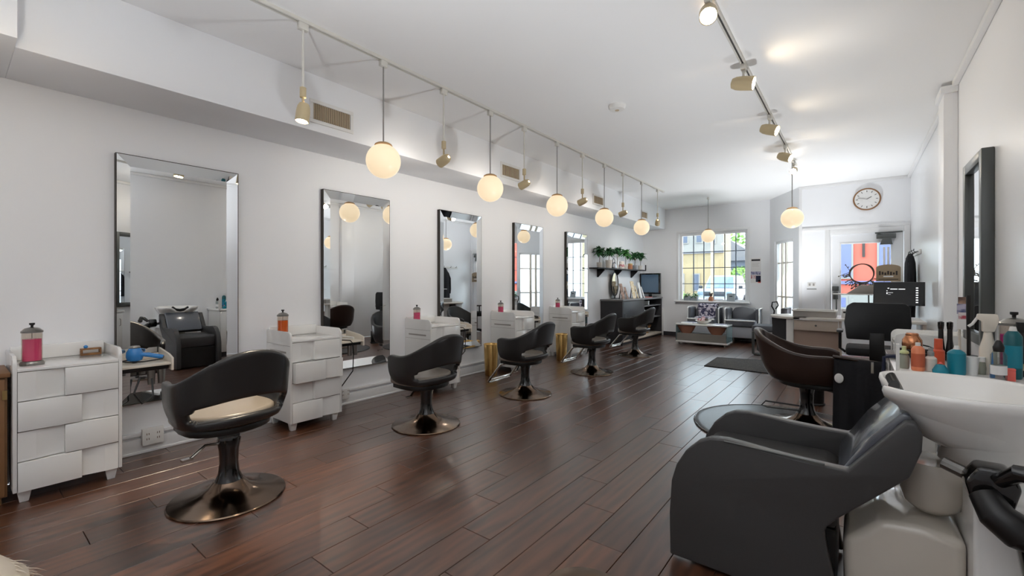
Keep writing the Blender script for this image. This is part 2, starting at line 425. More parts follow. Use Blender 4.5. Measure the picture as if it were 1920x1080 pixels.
# ------------------------------------------------------------------ lights on tracks
def track(x, y0, y1, label):
    t = thing('light_track', label, 'track', (x, y0, ZC))
    L = y1 - y0
    m = MB(); m.box(-.018, -.006, 0, L, -.022, -.0005); m.box(.006, .018, 0, L, -.022, -.0005); m.build('rail', 'rod_white', t)
    box(-.006, .006, 0, L, -.010, -.0005).build('slot', 'track_slot', t)
    for e in (0, L): box(-.02, .02, e - .02, e + .02, -.024, -.0005).build('end_cap', 'rod_white', t)
    return t
track(-2.81, -1.4, 8.16, 'long white ceiling track carrying globes and spots along the left stations')
track(-.68, -1.4, 7.45, 'white ceiling track carrying short spots over the right side of the room')
def globe(x, y, z, label, d=.255, group='opal globe pendants'):
    t = thing('globe_pendant', label, 'pendant lamp', (x, y, z), 0, group)
    top = ZC - z - .022
    box(-.017, .017, -.03, .03, top - .045, top).build('track_adapter', 'rod_white', t, bevel=.004)
    MB().cone((0, 0, d / 2 + .015), (0, 0, top - .04), .0055, .0055, 8).build('rod', 'rod_grey', t)
    MB().lathe([(.066, d / 2 - .012), (.062, d / 2 - .002), (.045, d / 2 + .008), (.012, d / 2 + .018)]).build('cap', 'globe_cap', t)
    MB().sphere((0, 0, 0), d / 2, 32, 20).build('globe', 'globe', t)
    return t
for y, n in ((2.038, 'largest and nearest globe pendant, left of the nearest small vent'), (3.271, 'second nearest opal globe pendant on the left track'),
             (4.490, 'third opal globe pendant along the left track'), (5.742, 'fourth opal globe pendant along the left track'),
             (7.122, 'farthest opal globe pendant on the left track')):
    globe(-2.81, y, 2.135, 'glowing ' + n)
globe(-.68, 7.03, 2.09, 'glowing opal globe pendant on the right track above the desk', .27)
t = globe(-2.28, 9.18, 2.13, 'small glowing globe pendant hanging in front of the window')
for n in t.children:
    if n.name.startswith('track_adapter'):
        n.name = 'canopy'
def spot(name, x, y, zpivot, zattach, aim, label, power, r=.042, Lh=.11, lit=30, size=1.5, group=None, col=(1, .96, .92)):
    """stem down from the track, a barrel head turned towards aim"""
    t = thing('track_spotlight', label, 'spotlight', (x, y, zpivot), 0, group)
    top = zattach - zpivot
    box(-.017, .017, -.032, .032, top - .045, top).build('track_adapter', 'rod_white', t, bevel=.004)
    if top > .3:
        MB().cone((0, 0, .16), (0, 0, top - .04), .008, .008, 10).build('stem', 'rod_white', t)
        m = MB(); m.cone((0, 0, .10), (0, 0, .165), .02, .02, 14); m.cone((0, 0, .035), (0, 0, .10), .008, .008, 10); m.build('joint', 'spot_cream', t, bevel=.003)
    else:
        MB().cone((0, 0, .03), (0, 0, top - .03), .009, .009, 10).build('stem', 'rod_white', t)
    d = Vector(aim).normalized()
    q = Vector((1, 0, 0)).rotation_difference(d)
    prof = [(.012, -Lh * .62), (r * .70, -Lh * .56), (r * .92, -Lh * .36), (r, -Lh * .1), (r, Lh * .5), (r * .9, Lh * .5), (r * .88, Lh * .40)]
    def turned(prof):
        mm = MB().lathe(prof, n=24, cap=False)
        mm.v = [tuple(q @ Vector((z, xx, yy))) for xx, yy, z in mm.v]; return mm
    turned(prof).build('head', 'spot_cream', t)
    mb = MB().lathe([(r * .88, Lh * .36), (r * .6, Lh * .41), (.004, Lh * .42)], n=20, cap=False); mb.v = [tuple(q @ Vector((z, xx, yy))) for xx, yy, z in mb.v]
    mb.build('bulb', 'bulb', t)
    p = d * (Lh * .55)
    light('bulb_light', 'SPOT', t, p, p + d, energy=power, spot_size=size, spot_blend=1.0, shadow_soft_size=.03, color=col)
    return t
LB = ZC - .022
spot('s', -2.81, 1.424, 2.31, LB, (-.03, -.12, -1), 'nearest stemmed spotlight on the left track, pointing straight down beside the largest vent', SPOT_W * 13, lit=10, size=1.0, col=(1, .84, .62), group='stemmed spotlights')
for y, n in ((2.656, 'second'), (3.83, 'third'), (5.108, 'fourth'), (6.376, 'fifth')):
    spot('s', -2.81, y, 2.275, LB, (-1, .05, -.30), n + ' stemmed cream spotlight along the left track, aimed at the wall', SPOT_W, size=2.1, group='stemmed spotlights')
spot('s', -2.81, 7.87, 2.30, LB, (-.35, .8, -.55), 'last small stemmed spotlight at the far end of the left track', SPOT_W * 4, size=1.9, group='stemmed spotlights')
spot('s', -.68, 2.74, 2.79, LB, (.2, -.8, -.75), 'lit spotlight at the top edge of the picture, turned to the camera', SPOT_R, r=.05, Lh=.12, size=2.6, group='short spotlights on the right track')
for y, n, a in ((3.762, 'cream barrel spotlight nearest on the right track, pointing right', (1, .02, -.25)), (5.059, 'middle cream barrel spotlight on the right track tilted right', (1, -.15, -.42)),
                (6.278, 'small cream barrel spotlight of the right track, last before the globe', (1, -.3, -.5))):
    spot('s', -.68, y, 2.745, LB, a, n, SPOT_R, r=.052, Lh=.145, size=1.7, group='short spotlights on the right track')
spot('s', -.68, 7.22, 2.77, LB, (-.1, -1, -.5), 'lit spotlight shining from above the desk globe towards the camera', SPOT_R, r=.045, size=2.4, group='short spotlights on the right track')
# the tracks go on over the back of the salon, behind the camera, with unseen spots and floor cans added as fill light
for x, y, a, lb in ((-2.81, .1, (-1, 0, -.4), 'added unseen spotlight on the left track over the wooden cabinet'), (-.68, .9, (-.9, .3, -.7), 'added unseen right-track spotlight near the camera')):
    spot('s', x, y, 2.275 if x < -2 else 2.745, LB, a, lb, SPOT_R * .4, size=1.9)
def uplighter(x, y, power, label, aim=(0, 0)):  # fill light added to brighten the ceiling, kept out of view
    t = thing('fill_uplighter', label, 'fill lamp', (x, y, 0), 0, 'added fill uplighters')
    MB().lathe([(.11, 0), (.11, .012), (.10, .02), (.10, .24), (.092, .24), (.09, .05)], n=32, cap=False).build('can', 'black_plastic', t)
    MB().lathe([(.002, .0445), (.089, .045)], n=32).build('reflector', 'steel', t)
    MB().sphere((0, 0, .12), .035, 16, 10).build('bulb', 'bulb', t)
    light('bulb_light', 'SPOT', t, (0, 0, .25), (aim[0], aim[1], 1.25), energy=power, spot_size=2.05, spot_blend=.9, shadow_soft_size=.09, color=(.94, .97, 1))
uplighter(-.75, -.45, FILL_BACK, 'added fill uplighter, unseen beside the camera')
uplighter(-.62, 3.06, FILL_WASH, 'added fill uplighter, unseen on the floor behind the shampoo chair', (-.55, .15))
uplighter(-.35, 5.40, FILL_MID, 'added fill uplighter, unseen on the floor behind the brown salon chair')
uplighter(-.55, 8.30, FILL_DESK, 'added fill uplighter, unseen behind the reception desk', (-.25, 0))

# smoke detector, ceiling button, vents
t = thing('smoke_detector', 'round white smoke detector on the ceiling', 'smoke detector', (-1.80, 3.95, ZC))
MB().lathe([(.045, -.045), (.07, -.04), (.078, -.022), (.082, -.0005)]).build('housing', 'white_plain', t)
MB().lathe([(.018, -.05), (.02, -.0445)]).build('grille', 'vent_slat', t)
def vent(y0, y1, z0, z1, label, n):
    t = thing('air_vent', label, 'vent', (-3.471, (y0 + y1) / 2, z0), 0, 'vents in the soffit')
    w = (y1 - y0) / 2; h = z1 - z0
    box(.0005, .003, -w, w, 0, h).build('backing', 'vent_dark', t)
    m = MB()
    for a in ((-w - .03, w + .03, -.03, 0), (-w - .03, w + .03, h, h + .03), (-w - .03, -w, 0, h), (w, w + .03, 0, h)): m.box(.0005, .012, a[0], a[1], a[2], a[3])
    m.build('frame', 'white_plain', t, bevel=.003)
    for i in range(n):
        y = -w + 2 * w * (i + .5) / n
        MB().hexa([(.003, y - .005, .002), (.009, y - .001, .002), (.009, y + .003, .002), (.003, y - .001, .002), (.003, y - .005, h - .002), (.009, y - .001, h - .002), (.009, y + .003, h - .002), (.003, y - .001, h - .002)]).build('slat', 'vent_slat', t)
vent(1.84, 2.17, 2.545, 2.675, 'nearest and largest slatted air vent in the soffit', 20)
vent(4.26, 4.61, 2.56, 2.69, 'second slatted air vent in the soffit behind the third spotlight', 14)
vent(6.69, 7.03, 2.56, 2.68, 'third small slatted air vent in the soffit', 10)
vent(8.78, 9.08, 2.565, 2.68, 'farthest tiny slatted air vent in the soffit', 8)

# ------------------------------------------------------------------ styling stations: mirrors, dressers, tool trays
ORD = ['nearest', 'second', 'third', 'fourth', 'farthest']
def bevel_mirror(name, label, w, h, loc, rz):
    t = thing(name, label, 'mirror', loc, rz, 'bevelled mirrors above the stations')
    # local: x out of the wall, y along it from 0..w, z 0..h
    b = .075; d0 = .022; d1 = .046
    box(.0005, d0 - .001, 0, w, 0, h).build('backing', 'mirror_back', t)
    box(d0 - .002, d1 - .0175, b, w - b, b, h - b).build('glass', 'mirror', t, smooth=False)
    quads = [((0, 0), (w, 0), (w - b, b), (b, b)), ((w, 0), (w, h), (w - b, h - b), (w - b, b)), ((w, h), (0, h), (b, h - b), (w - b, h - b)), ((0, h), (0, 0), (b, b), (b, h - b))]
    for q in quads:                              # bevelled strips: proud at the outer edge, sloping in to the pane
        v = [(d1, *q[0]), (d1, *q[1]), (d1 - .0165, *q[2]), (d1 - .0165, *q[3])]
        v2 = [(d0 - .001, *p) for p in q]
        MB().hexa([v2[0], v2[1], v2[2], v2[3], v[0], v[1], v[2], v[3]]).build('bevel_strip', 'mirror', t, smooth=False)
    for y0, y1, z0, z1 in ((-.005, -.0005, -.005, h + .005), (w + .0005, w + .005, -.005, h + .005), (0, w, -.005, -.0005), (0, w, h + .0005, h + .005)):
        box(.0005, d1 - .001, y0, y1, z0, z1).build('frame_edge', 'mirror_back', t)
    return t
for k in range(5):
    bevel_mirror('wall_mirror', ['large nearest wall mirror reflecting the shampoo basin', 'second wall mirror reflecting a globe and a chair back',
                 'third wall mirror reflecting a hanging black coat', 'fourth wall mirror reflecting part of a window', 'farthest wall mirror beside the plant shelf'][k],
                 .753, 1.742, (XL, .734 + 1.496 * k, .368), 0)

def rounded_side(x0, x1, z0, z1, r):
    return [(x0, z0), (x1, z0), (x1, z1 - r)] + arc(x1 - r, z1 - r, r, 0, PI / 2, 6) + [(x0, z1)]
def make_dresser(open2=False):
    t = thing('drawer_dresser', '', 'dresser', (0, 0, 0), 0, 'white station dressers')
    hw = .2275
    box(.006, .395, -hw + .018, hw - .018, .075, .728).build('body', 'white_lacquer', t, bevel=.002)
    box(.006, .428, -hw + .016, hw - .016, .728, .745).build('top', 'white_lacquer', t, bevel=.003)
    for s in (-1, 1):
        y0, y1 = (-hw, -hw + .016) if s < 0 else (hw - .016, hw)
        sp = MB().prism(rounded_side(.002, .432, .07, .815, .05), y0, y1, 'y').build('side_panel', 'white_lacquer', t, bevel=.002)
        g = MB(); yy = y0 - .0006 if s < 0 else y1 - .001
        for z in (.70, .60): g.box(.012, .425, yy, yy + .0016, z, z + .003)
        g.box(.07, .36, yy, yy + .0016, .636, .652)
        g.build('groove', 'desk_grey', sp)
    box(.002, .018, -hw + .016, hw - .016, .745, .83).build('back_rail', 'white_lacquer', t, bevel=.003)
    zt = [.728, .564, .398, .232, .066]
    a, b = -hw + .018, hw - .018
    for i in range(4):
        z1, z0 = zt[i] - .003, zt[i + 1] + .003
        ex = .05 if (open2 and i == 1) else 0.0
        d = bpy.data.objects.new('drawer', None); C.objects.link(d); d.parent = t; d.location = (ex, 0, 0)
        if i % 2 == 0: ys = a + (b - a) * .44; lo, hi = (a, ys), (ys, b)
        else: ys = a + (b - a) * .61; lo, hi = (ys, b), (a, ys)
        box(.380, .436, hi[0] + .0008, hi[1] - .0008, z0, z1).build('proud_block', 'white_lacquer', d, bevel=.0015)
        # recessed block: one half flat and set back, the other half slanting out
        l0, l1 = lo; inner = l1 if i % 2 == 0 else l0; outer = l0 if i % 2 == 0 else l1; mid = outer + (inner - outer) * .38
        for q in (((outer, .428), (mid, .424)), ((mid, .424), (inner, .404))):
            (ya, xa), (yb, xb) = q
            P = [(.380, ya), (xa, ya), (xb, yb), (.380, yb)]
            MB().prism([(x, y) for x, y in P], z0, z1, 'z').build('recessed_block', 'white_lacquer', d, smooth=False)
    for x in (.055, .375):
        for y in (-hw + .045, hw - .045):
            MB().hexa([(x - .018, y - .018, 0), (x + .018, y - .018, 0), (x + .018, y + .018, 0), (x - .018, y + .018, 0),
                       (x - .03, y - .03, .075), (x + .03, y - .03, .075), (x + .03, y + .03, .075), (x - .03, y + .03, .075)]).build('foot', 'white_lacquer', t, bevel=.002)
    return t
DL = ['nearest white four-drawer dresser with stepped fronts at the left edge', 'second white stepped-front dresser behind the nearest salon chair, its second drawer pulled out',
      'third white dresser behind the second salon chair', 'fourth white dresser beside the third mirror', 'farthest white dresser on the left wall, before the dark cabinet']
dp = make_dresser(); dp2 = make_dresser(True)
for k in range(5):
    o = dp if k == 0 else (dp2 if k == 1 else copy_tree(dp))
    o.location = (XL + .0, .462 + 1.496 * k, 0); o.rotation_euler = (0, 0, 0); o['label'] = DL[k]
o = copy_tree(dp); o.location = (XR, 4.92, 0); o.rotation_euler = (0, 0, PI); o['label'] = 'white stepped-front dresser on the right wall beside the dark-framed mirror'

def jar(x, y, z, liq, label, s=1.0):
    t = thing('disinfectant_jar', label, 'jar', (x, y, z), 0, 'comb disinfectant jars')
    MB().lathe([(.050 * s, 0), (.052 * s, .012 * s), (.046 * s, .022 * s)]).build('base', 'steel' if s < 2 else 'steel', t)
    MB().lathe([(.043 * s, .0225 * s), (.043 * s, .185 * s), (.040 * s, .185 * s), (.040 * s, .024 * s)], cap=False).build('glass_wall', 'jar_glass', t)
    MB().lathe([(.0395 * s, .025 * s), (.0395 * s, .15 * s)]).build('liquid', liq, t)
    l = MB().lathe([(.046 * s, .186 * s), (.046 * s, .196 * s), (.030 * s, .212 * s), (.008 * s, .218 * s)]).build('lid', 'steel', t)
    MB().lathe([(.006 * s, .2185 * s), (.006 * s, .228 * s), (.012 * s, .232 * s), (.012 * s, .242 * s)]).build('knob', 'black_plastic', l)
    MB().cone((0, 0, .151 * s), (0, 0, .186 * s), .002, .002, 6).build('lift_rod', 'steel', t)
    return t
zt = .7455
jar(-3.76, .318, zt, 'pink_liquid', 'pink disinfectant jar on the nearest dresser')
jar(-3.90, 1.80, zt, 'orange_liquid', 'orange disinfectant jar on the second dresser')
jar(-3.93, 3.30, zt, 'pink_liquid', 'pink disinfectant jar on the third dresser', .92)
jar(-3.93, 4.80, zt, 'pink_liquid', 'pink disinfectant jar on the fourth dresser', .92)
jar(-3.93, 6.30, zt, 'pink_liquid', 'pink disinfectant jar on the farthest dresser', .92)
# wooden block on the nearest dresser
t = thing('wooden_block', 'small wooden box with a tiny blue ornament on the nearest dresser', 'box', (-3.98, .60, zt))
m = MB(); m.box(-.02, .02, -.05, .05, 0, .012); m.box(-.02, .02, -.05, .05, .035, .045); m.box(-.02, .02, -.05, -.04, .012, .035); m.box(-.02, .02, .04, .05, .012, .035); m.build('frame', 'wood', t, bevel=.002)
MB().sphere((.005, -.025, .055), .011).build('ornament', 'blue_plastic', t)

def tool_tray(k, label):
    t = thing('tool_shelf', label, 'shelf', (XL + .045, .702 + 1.496 * k, .60), 0, 'tool shelves beside the dressers')
    box(.0, .30, 0, .26, .060, .075).build('shelf_board', 'cream', t, bevel=.002)
    MB().prism([(0, .02), (.30, .02), (.30, .105), (.22, .125), (0, .15)], .262, .276, 'y').build('side_panel', 'cream', t, bevel=.002)
    box(.0, .012, 0, .26, .0755, .115).build('back_rail', 'cream', t, bevel=.002)
    box(.02, .27, .005, .255, .030, .0595).build('holder_tray', 'black_plastic', t, bevel=.004)
    m = MB()
    for y in (.17, .225): m.lathe([(.020, -.07), (.024, .03)], (.22, y, 0), 16)
    m.build('tool_holder', 'steel', t)
    return t
for k in range(5): tool_tray(k, ORD[k] + ' white tool shelf fixed between dresser and mirror on the left wall')
def dryer(loc, rz, body, label, metal='steel'):
    t = thing('hair_dryer', label, 'hair dryer', loc, rz)
    MB().lathe([(.026, .0), (.040, .006), (.047, .03), (.045, .062), (.034, .082), (.030, .088)]).build('barrel', body, t)
    MB().lathe([(.030, .0885), (.031, .094), (.026, .102), (.014, .104)]).build('air_intake', metal, t)
    MB().tube([(.035, 0, .045), (.075, .02, .040), (.135, .05, .022), (.15, .055, .02)], .015, 12, rs=[.012, .016, .015, .012]).build('handle', body, t)
    MB().lathe([(.014, -.012), (.022, -.001)], n=16).build('nozzle', 'black_plastic', t)
    MB().tube([(.15, .055, .02), (.17, .02, .012), (.10, -.06, .006), (.0, -.075, .004), (-.06, -.04, .004), (-.03, .03, .004)], .0045, 6).build('cord', 'black_plastic', t)
    return t
dryer((-3.86, .80, .6885), .7, 'blue_plastic', 'blue hair dryer standing on the nearest tool shelf')
dryer((-3.86, 6.785, .6885), .7, 'black_plastic', 'black hair dryer on the farthest tool shelf')
dryer((-3.86, 5.34, .6885), .3, 'black_plastic', 'black hair dryer on the fourth tool shelf')
tag(MB().tube([(-3.72, .80, .60), (-3.69, .76, .50), (-3.68, .80, .43), (-3.69, .86, .47), (-3.72, .86, .58)], .006, 8).build('hanging_cable', 'black_plastic'), 'looped black cord hanging under the nearest tool shelf', 'cord')
def cord(k, label, zb=.02):
    y = .80 + 1.496 * k
    tag(MB().tube([(-3.80, y, .682), (-3.71, y + .03, .683), (-3.69, y + .04, .66), (-3.69, y + .05, .56), (-3.70, y + .05, .40), (-3.86, y + .02, .22), (-3.98, y, zb + .1), (-4.0, y, zb)], .005, 6).build('hanging_cable', 'black_plastic'), label, 'cord')
cord(1, 'thin black cord dangling in front of the second mirror'); cord(2, 'thin black cord dangling by the third mirror')
def iron(loc, rz, label):
    t = thing('hair_straightener', label, 'hair straightener', loc, rz)
    for s in (-1, 1): MB().hexa([(0, -.014, .014 * s - .008), (.24, -.011, .006 * s - .004), (.24, .011, .006 * s - .004), (0, .014, .014 * s - .008), (0, -.014, .014 * s + .008), (.24, -.011, .006 * s + .004), (.24, .011, .006 * s + .004), (0, .014, .014 * s + .008)]).build('arm', 'white_plain', t, bevel=.003)
    MB().cone((-.03, 0, 0), (0, 0, 0), .008, .014, 10).build('hinge', 'grey_plastic', t)
iron((-3.955, 3.84, .699), .15, 'white hair straightener lying on the third tool shelf')
iron((-3.955, 2.31, .699), .25, 'white hair straightener lying on the second tool shelf')
def outlet(loc, label, rz=0, w=.062, h=.115):
    t = thing('power_outlet', label, 'outlet', loc, rz)
    box(.0005, .034, -w, w, 0, h).build('plate', 'white_plain', t, bevel=.004)
    m = MB()
    for y in (-.030, .030):
        for z in (.035, .07):
            m.box(.034, .0346, y - .008, y - .004, z, z + .014); m.box(.034, .0346, y + .004, y + .008, z, z + .014)
    m.build('socket_slots', 'vent_dark', t)
outlet((XL + .03, .93, .062), 'white double outlet box on the baseboard behind the nearest salon chair')
outlet((XL + .03, 2.45, .07), 'white outlet box low on the wall right of the second dresser', w=.04, h=.10)

# ------------------------------------------------------------------ salon chairs
def shell_mesh(mat, slot=True):
    nu = 64; zrows = [0, .025, .058, .080, .112, .142, .165, .205, .25, .295, .345, .40, .43]
    nv = len(zrows)
    plan = []
    for i in range(nu + 1):
        u = -1 + 2 * i / nu; a = abs(u); s = 1 if u >= 0 else -1
        if a < .64:
            ph = a / .64 * PI / 2; x = -.02 - .225 * max(0, math.cos(ph)) ** .85; y = .285 * math.sin(ph) ** .92
        else:
            f = (a - .64) / .36; x = -.02 + .22 * f; y = .285 - .035 * f * f
        plan.append((x, s * y, a))
    vs = []; fs = []
    for x, y, a in plan:
        top = .258 + .172 * .5 * (1 + math.cos(PI * min(1, a / .72)))
        g = max(0, (a - .86) / .14)
        top -= .03 * g ** 2.5; bot = .012 + .035 * g ** 2.5
        back = max(0, 1 - a / .64)
        for z in zrows:
            q = z / .43; zz = bot + (top - bot) * q
            lean = .19 * zz * min(1, back * 1.6)
            tuck = (1 - min(1, zz / .16)) ** 2              # the shell rounds in towards the seat at the bottom
            k = 1 - .16 * tuck
            vs.append((x * k - lean, y * k * (1 + .12 * zz), .385 + zz))
    for i in range(nu):
        um = abs(-1 + 2 * (i + .5) / nu)
        for j in range(nv - 1):
            if slot and um < .42 and 2 <= j <= 5: continue
            if slot and um < .46 and 3 <= j <= 4: continue
            fs.append((i * nv + j, (i + 1) * nv + j, (i + 1) * nv + j + 1, i * nv + j + 1))
    me = bpy.data.meshes.new('shell'); me.from_pydata(vs, [], fs)
    me.polygons.foreach_set('use_smooth', [True] * len(me.polygons)); me.materials.append(MATS[mat])
    return me
def make_chair(mat='chair_vinyl', seat='seat_vinyl', slot=True):
    t = thing('salon_chair', '', 'chair', (0, 0, 0))
    o = bpy.data.objects.new('shell', shell_mesh(mat, slot)); C.objects.link(o); o.parent = t
    md = o.modifiers.new('thick', 'SOLIDIFY'); md.thickness = .038; md.offset = 1; md.use_even_offset = True
    md = o.modifiers.new('sub', 'SUBSURF'); md.levels = 1; md.render_levels = 1
    out = [(-.185 * math.cos(p), .240 * math.sin(p)) for p in [(-PI / 2 + PI * i / 12) for i in range(13)]] + [(.08, .244), (.20, .23), (.22, .18), (.228, 0), (.22, -.18), (.20, -.23), (.08, -.244)]
    MB().prism(out, 0.388, .465, 'z').build('seat', seat, t, bevel=.022, seg=3, sharp=60)
    MB().prism([(x * .93, y * .9) for x, y in out], .352, .3875, 'z').build('seat_pan', 'black_plastic', t, bevel=.006)
    MB().cone((0, 0, .34), (0, 0, .36), .03, .03, 18).build('piston', 'chrome', t)
    MB().lathe([(.070, .1005), (.053, .14), (.047, .20), (.050, .27), (.060, .33), (.055, .346)]).build('column', 'black_gloss', t)
    MB().lathe([(.285, 0), (.290, .006), (.285, .012), (.22, .022), (.15, .040), (.10, .066), (.073, .10)], n=56).build('base_disc', 'base_metal', t)
    m = MB(); m.tube([(.10, -.20, .365), (.18, -.20, .345), (.33, -.20, .17), (.36, -.20, .13), (.37, -.17, .12), (.37, .17, .12), (.36, .20, .13), (.33, .20, .17), (.18, .20, .345), (.10, .20, .365)], .012, 10)
    m.tube([(.34, -.20, .155), (.32, 0, .16), (.34, .20, .155)], .010, 8); m.build('footrest', 'chrome', t)
    m = MB(); m.tube([(.0, .045, .315), (-.0, .12, .325), (-.03, .20, .285)], .008, 8); m.box(-.045, -.015, .19, .24, .278, .290); m.build('pump_lever', 'chrome', t)
    return t
c0 = make_chair()
CH = [(-2.83, 1.005, PI + .05, .045, 'nearest black salon chair on the left, light seat showing through its back slot'),
      (-2.925, 2.56, PI + .02, -.02, 'second black salon chair from the left, in front of the second mirror'),
      (-2.87, 3.93, PI + .03, -.01, 'third black salon chair along the left row, between two gold bins'),
      (-2.84, 5.43, PI + .02, 0, 'fourth black salon chair along the left row'),
      (-2.94, 7.16, PI - .02, .0, 'farthest black salon chair, in front of the dark cabinet')]
for i, (x, y, rz, dz, lb) in enumerate(CH):
    o = c0 if i == 0 else copy_tree(c0)
    o.location = (x, y, 0); o.rotation_euler = (0, 0, rz); o['label'] = lb; o['group'] = 'black salon chairs'
    for ch in list(o.children):
        if ch.name.split('.')[0] in ('shell', 'seat', 'seat_pan', 'footrest'): ch.location.z = dz
        if ch.name.split('.')[0] == 'piston': ch.location.z = dz * .5
for o in [c for c in bpy.data.objects if c.name.startswith('footrest')]:
    if o.parent['label'].startswith(('nearest', 'second')): bpy.data.objects.remove(o)   # those two show none
o = make_chair('brown_vinyl', 'black_vinyl', False)
o.location = (-.33, 4.50, .0135); o.rotation_euler = (0, 0, .06)
for ch in o.children:
    if ch.name.split('.')[0] in ('shell', 'seat', 'seat_pan'): ch.scale = (1.22, 1.12, 1.0)
    if ch.name.split('.')[0] == 'shell': ch.location = (0, 0, -.01)
MB().tube([(-.05, -.03, .16), (-.30, -.05, .17), (-.33, -.05, .13), (-.29, -.05, .12), (-.05, -.03, .12)], .007, 8).build('foot_pump', 'black_plastic', o); o['label'] = 'dark brown salon chair on the round mat facing the right wall'; o['group'] = 'salon chairs'
t = thing('floor_mat', 'round thick black mat under the brown salon chair', 'mat', (-.46, 4.32, 0))
MB().lathe([(.70, .0006), (.715, .003), (.70, .010), (.66, .013), (.02, .013)], n=72).build('pad', 'mat_black', t)
MB().tube([(.708 * math.cos(2 * PI * i / 64), .708 * math.sin(2 * PI * i / 64), .007) for i in range(64)], .006, 8, closed=True).build('rim', 'black_gloss', t)

# gold bins
for x, y, lb in ((-3.80, 4.44, 'gold waste bin left of the third salon chair'), (-3.66, 5.98, 'tall gold waste bin between third and fourth salon chairs')):
    t = thing('waste_bin', lb, 'bin', (x, y, 0), 0, 'gold waste bins')
    MB().lathe([(.075, .0), (.08, .01), (.095, .40), (.092, .41), (.088, .40), (.075, .02)], n=28, cap=False).build('can', 'gold', t)
    MB().lathe([(.001, .02), (.075, .021)], n=28).build('bottom', 'gold', t)
    MB().tube([(.095 * math.cos(2 * PI * i / 28), .095 * math.sin(2 * PI * i / 28), .41) for i in range(28)], .006, 8, closed=True).build('rim', 'gold', t)

# ------------------------------------------------------------------ dark cabinet, plant shelf, television
t = thing('storage_cabinet', 'long dark grey cabinet with open shelves under the plant shelf', 'cabinet', (-4.05, 8.10, 0))
CW, CD, CHh = 2.20, .474, .855
box(.002, CD, 0, .03, 0, CHh).build('end_panel', 'dark_cabinet', t, bevel=.002)
box(.002, CD, CW - .03, CW, 0, CHh).build('end_panel', 'dark_cabinet', t, bevel=.002)
box(.002, CD - .01, 1.12, 1.145, .09, CHh).build('divider', 'dark_cabinet', t)
box(.002, .02, .03, CW - .03, .06, CHh).build('back_panel', 'dark_cabinet', t)
box(.02, CD + .004, .03, CW - .03, .05, .085).build('bottom_board', 'desk_beige', t, bevel=.002)
box(.02, CD - .02, .03, CW - .03, 0, .05).build('plinth', 'dark_cabinet', t)
box(.002, CD + .02, -.02, CW + .005, CHh + .0005, .888).build('top', 'cabinet_top', t, bevel=.004)
for z in (.44, .70): box(.02, CD - .02, 1.146, CW - .031, z, z + .02).build('shelf_board', 'cabinet_top', t, bevel=.002)
d = box(CD - .018, CD + .002, .034, 1.115, .09, CHh - .006).build('door', 'dark_cabinet', t, bevel=.002)
MB().tube([(CD + .002, .10, .52), (CD + .024, .10, .53), (CD + .024, .10, .60), (CD + .002, .10, .61)], .005, 8).build('handle', 'steel', d)
t = thing('storage_bowl', 'tan footed bowl on the bottom shelf of the dark cabinet', 'bowl', (-3.75, 9.78, .0855))
MB().lathe([(.05, 0), (.04, .03), (.06, .07), (.10, .16), (.11, .18), (.10, .178), (.055, .075)], cap=False).build('bowl', 'wood', t)
for i, (y, z, w, h, mt, lb) in enumerate(((9.45, .461, .16, .16, 'pot_grey', 'pale storage box on the middle shelf of the dark cabinet'), (9.40, .721, .08, .08, 'white_plain', 'small white box on the top shelf of the dark cabinet'),
                                       (9.75, .721, .07, .09, 'white_plain', 'second small white box on the top shelf of the dark cabinet'), (9.38, .0855, .14, .17, 'basket_white', 'white jar box on the bottom shelf beside the tan bowl'))):
    t = thing('storage_box', lb, 'box', (-3.76, y, z)); box(-.08, .08, -w / 2, w / 2, 0, h * .8).build('box_body', mt, t, bevel=.004); box(-.083, .083, -w / 2 - .003, w / 2 + .003, h * .8, h).build('lid', 'white_plain', t, bevel=.003)
t = thing('wall_radiator', 'narrow white panel at the far end of the dark cabinet', 'panel', (-3.62, 10.315, 0))
box(-.02, .07, -.005, .03, .02, .62).build('panel', 'white_plain', t, bevel=.006); box(-.015, .065, -.009, -.0055, .06, .58).build('face_panel', 'trim', t, bevel=.002)

t = thing('plant_shelf', 'black wall shelf holding potted plants', 'shelf', (XL, 7.62, 1.49))
box(.001, .20, 0, 2.42, 0, .022).build('shelf_board', 'shelf_black', t, bevel=.002)
for y in (.35, 1.15, 2.0):
    MB().prism([(.001, -.001), (.16, -.001), (.16, -.02), (.02, -.16), (.001, -.16)], y - .012, y + .012, 'y').build('bracket', 'shelf_black', t)
box(.18, .20, 2.40, 2.42, .0225, .14).build('end_post', 'shelf_black', t)
def leafy(t, c, n, L, mt, droop=.5, up=.4, seed=1):
    R = random.Random(seed); m = MB()
    for i in range(n):
        a = R.uniform(0, 2 * PI); e = R.uniform(-.2, 1.1) * up * 2; l = L * R.uniform(.7, 1.15); w = l * .17
        d = Vector((math.cos(a) * math.cos(e), math.sin(a) * math.cos(e), math.sin(e)))
        s = d.cross(Vector((0, 0, 1))).normalized(); c0 = Vector(c) + Vector((R.uniform(-1, 1), R.uniform(-1, 1), R.uniform(-1, 1))) * L * .25
        p = [c0 + d * (l * k / 3) + Vector((0, 0, -droop * l * (k / 3) ** 2)) for k in range(4)]
        u = Vector((0, 0, .002))
        vs = [p[0], p[1] + s * w, p[1] - s * w, p[2] + s * w * .8, p[2] - s * w * .8, p[3], p[1] + u * 4, p[2] + u * 4]
        m.add(vs, [(0, 1, 6), (0, 6, 2), (1, 3, 7, 6), (2, 6, 7, 4), (3, 5, 7), (4, 7, 5)])
    return m.build('foliage', mt, t, smooth=False)
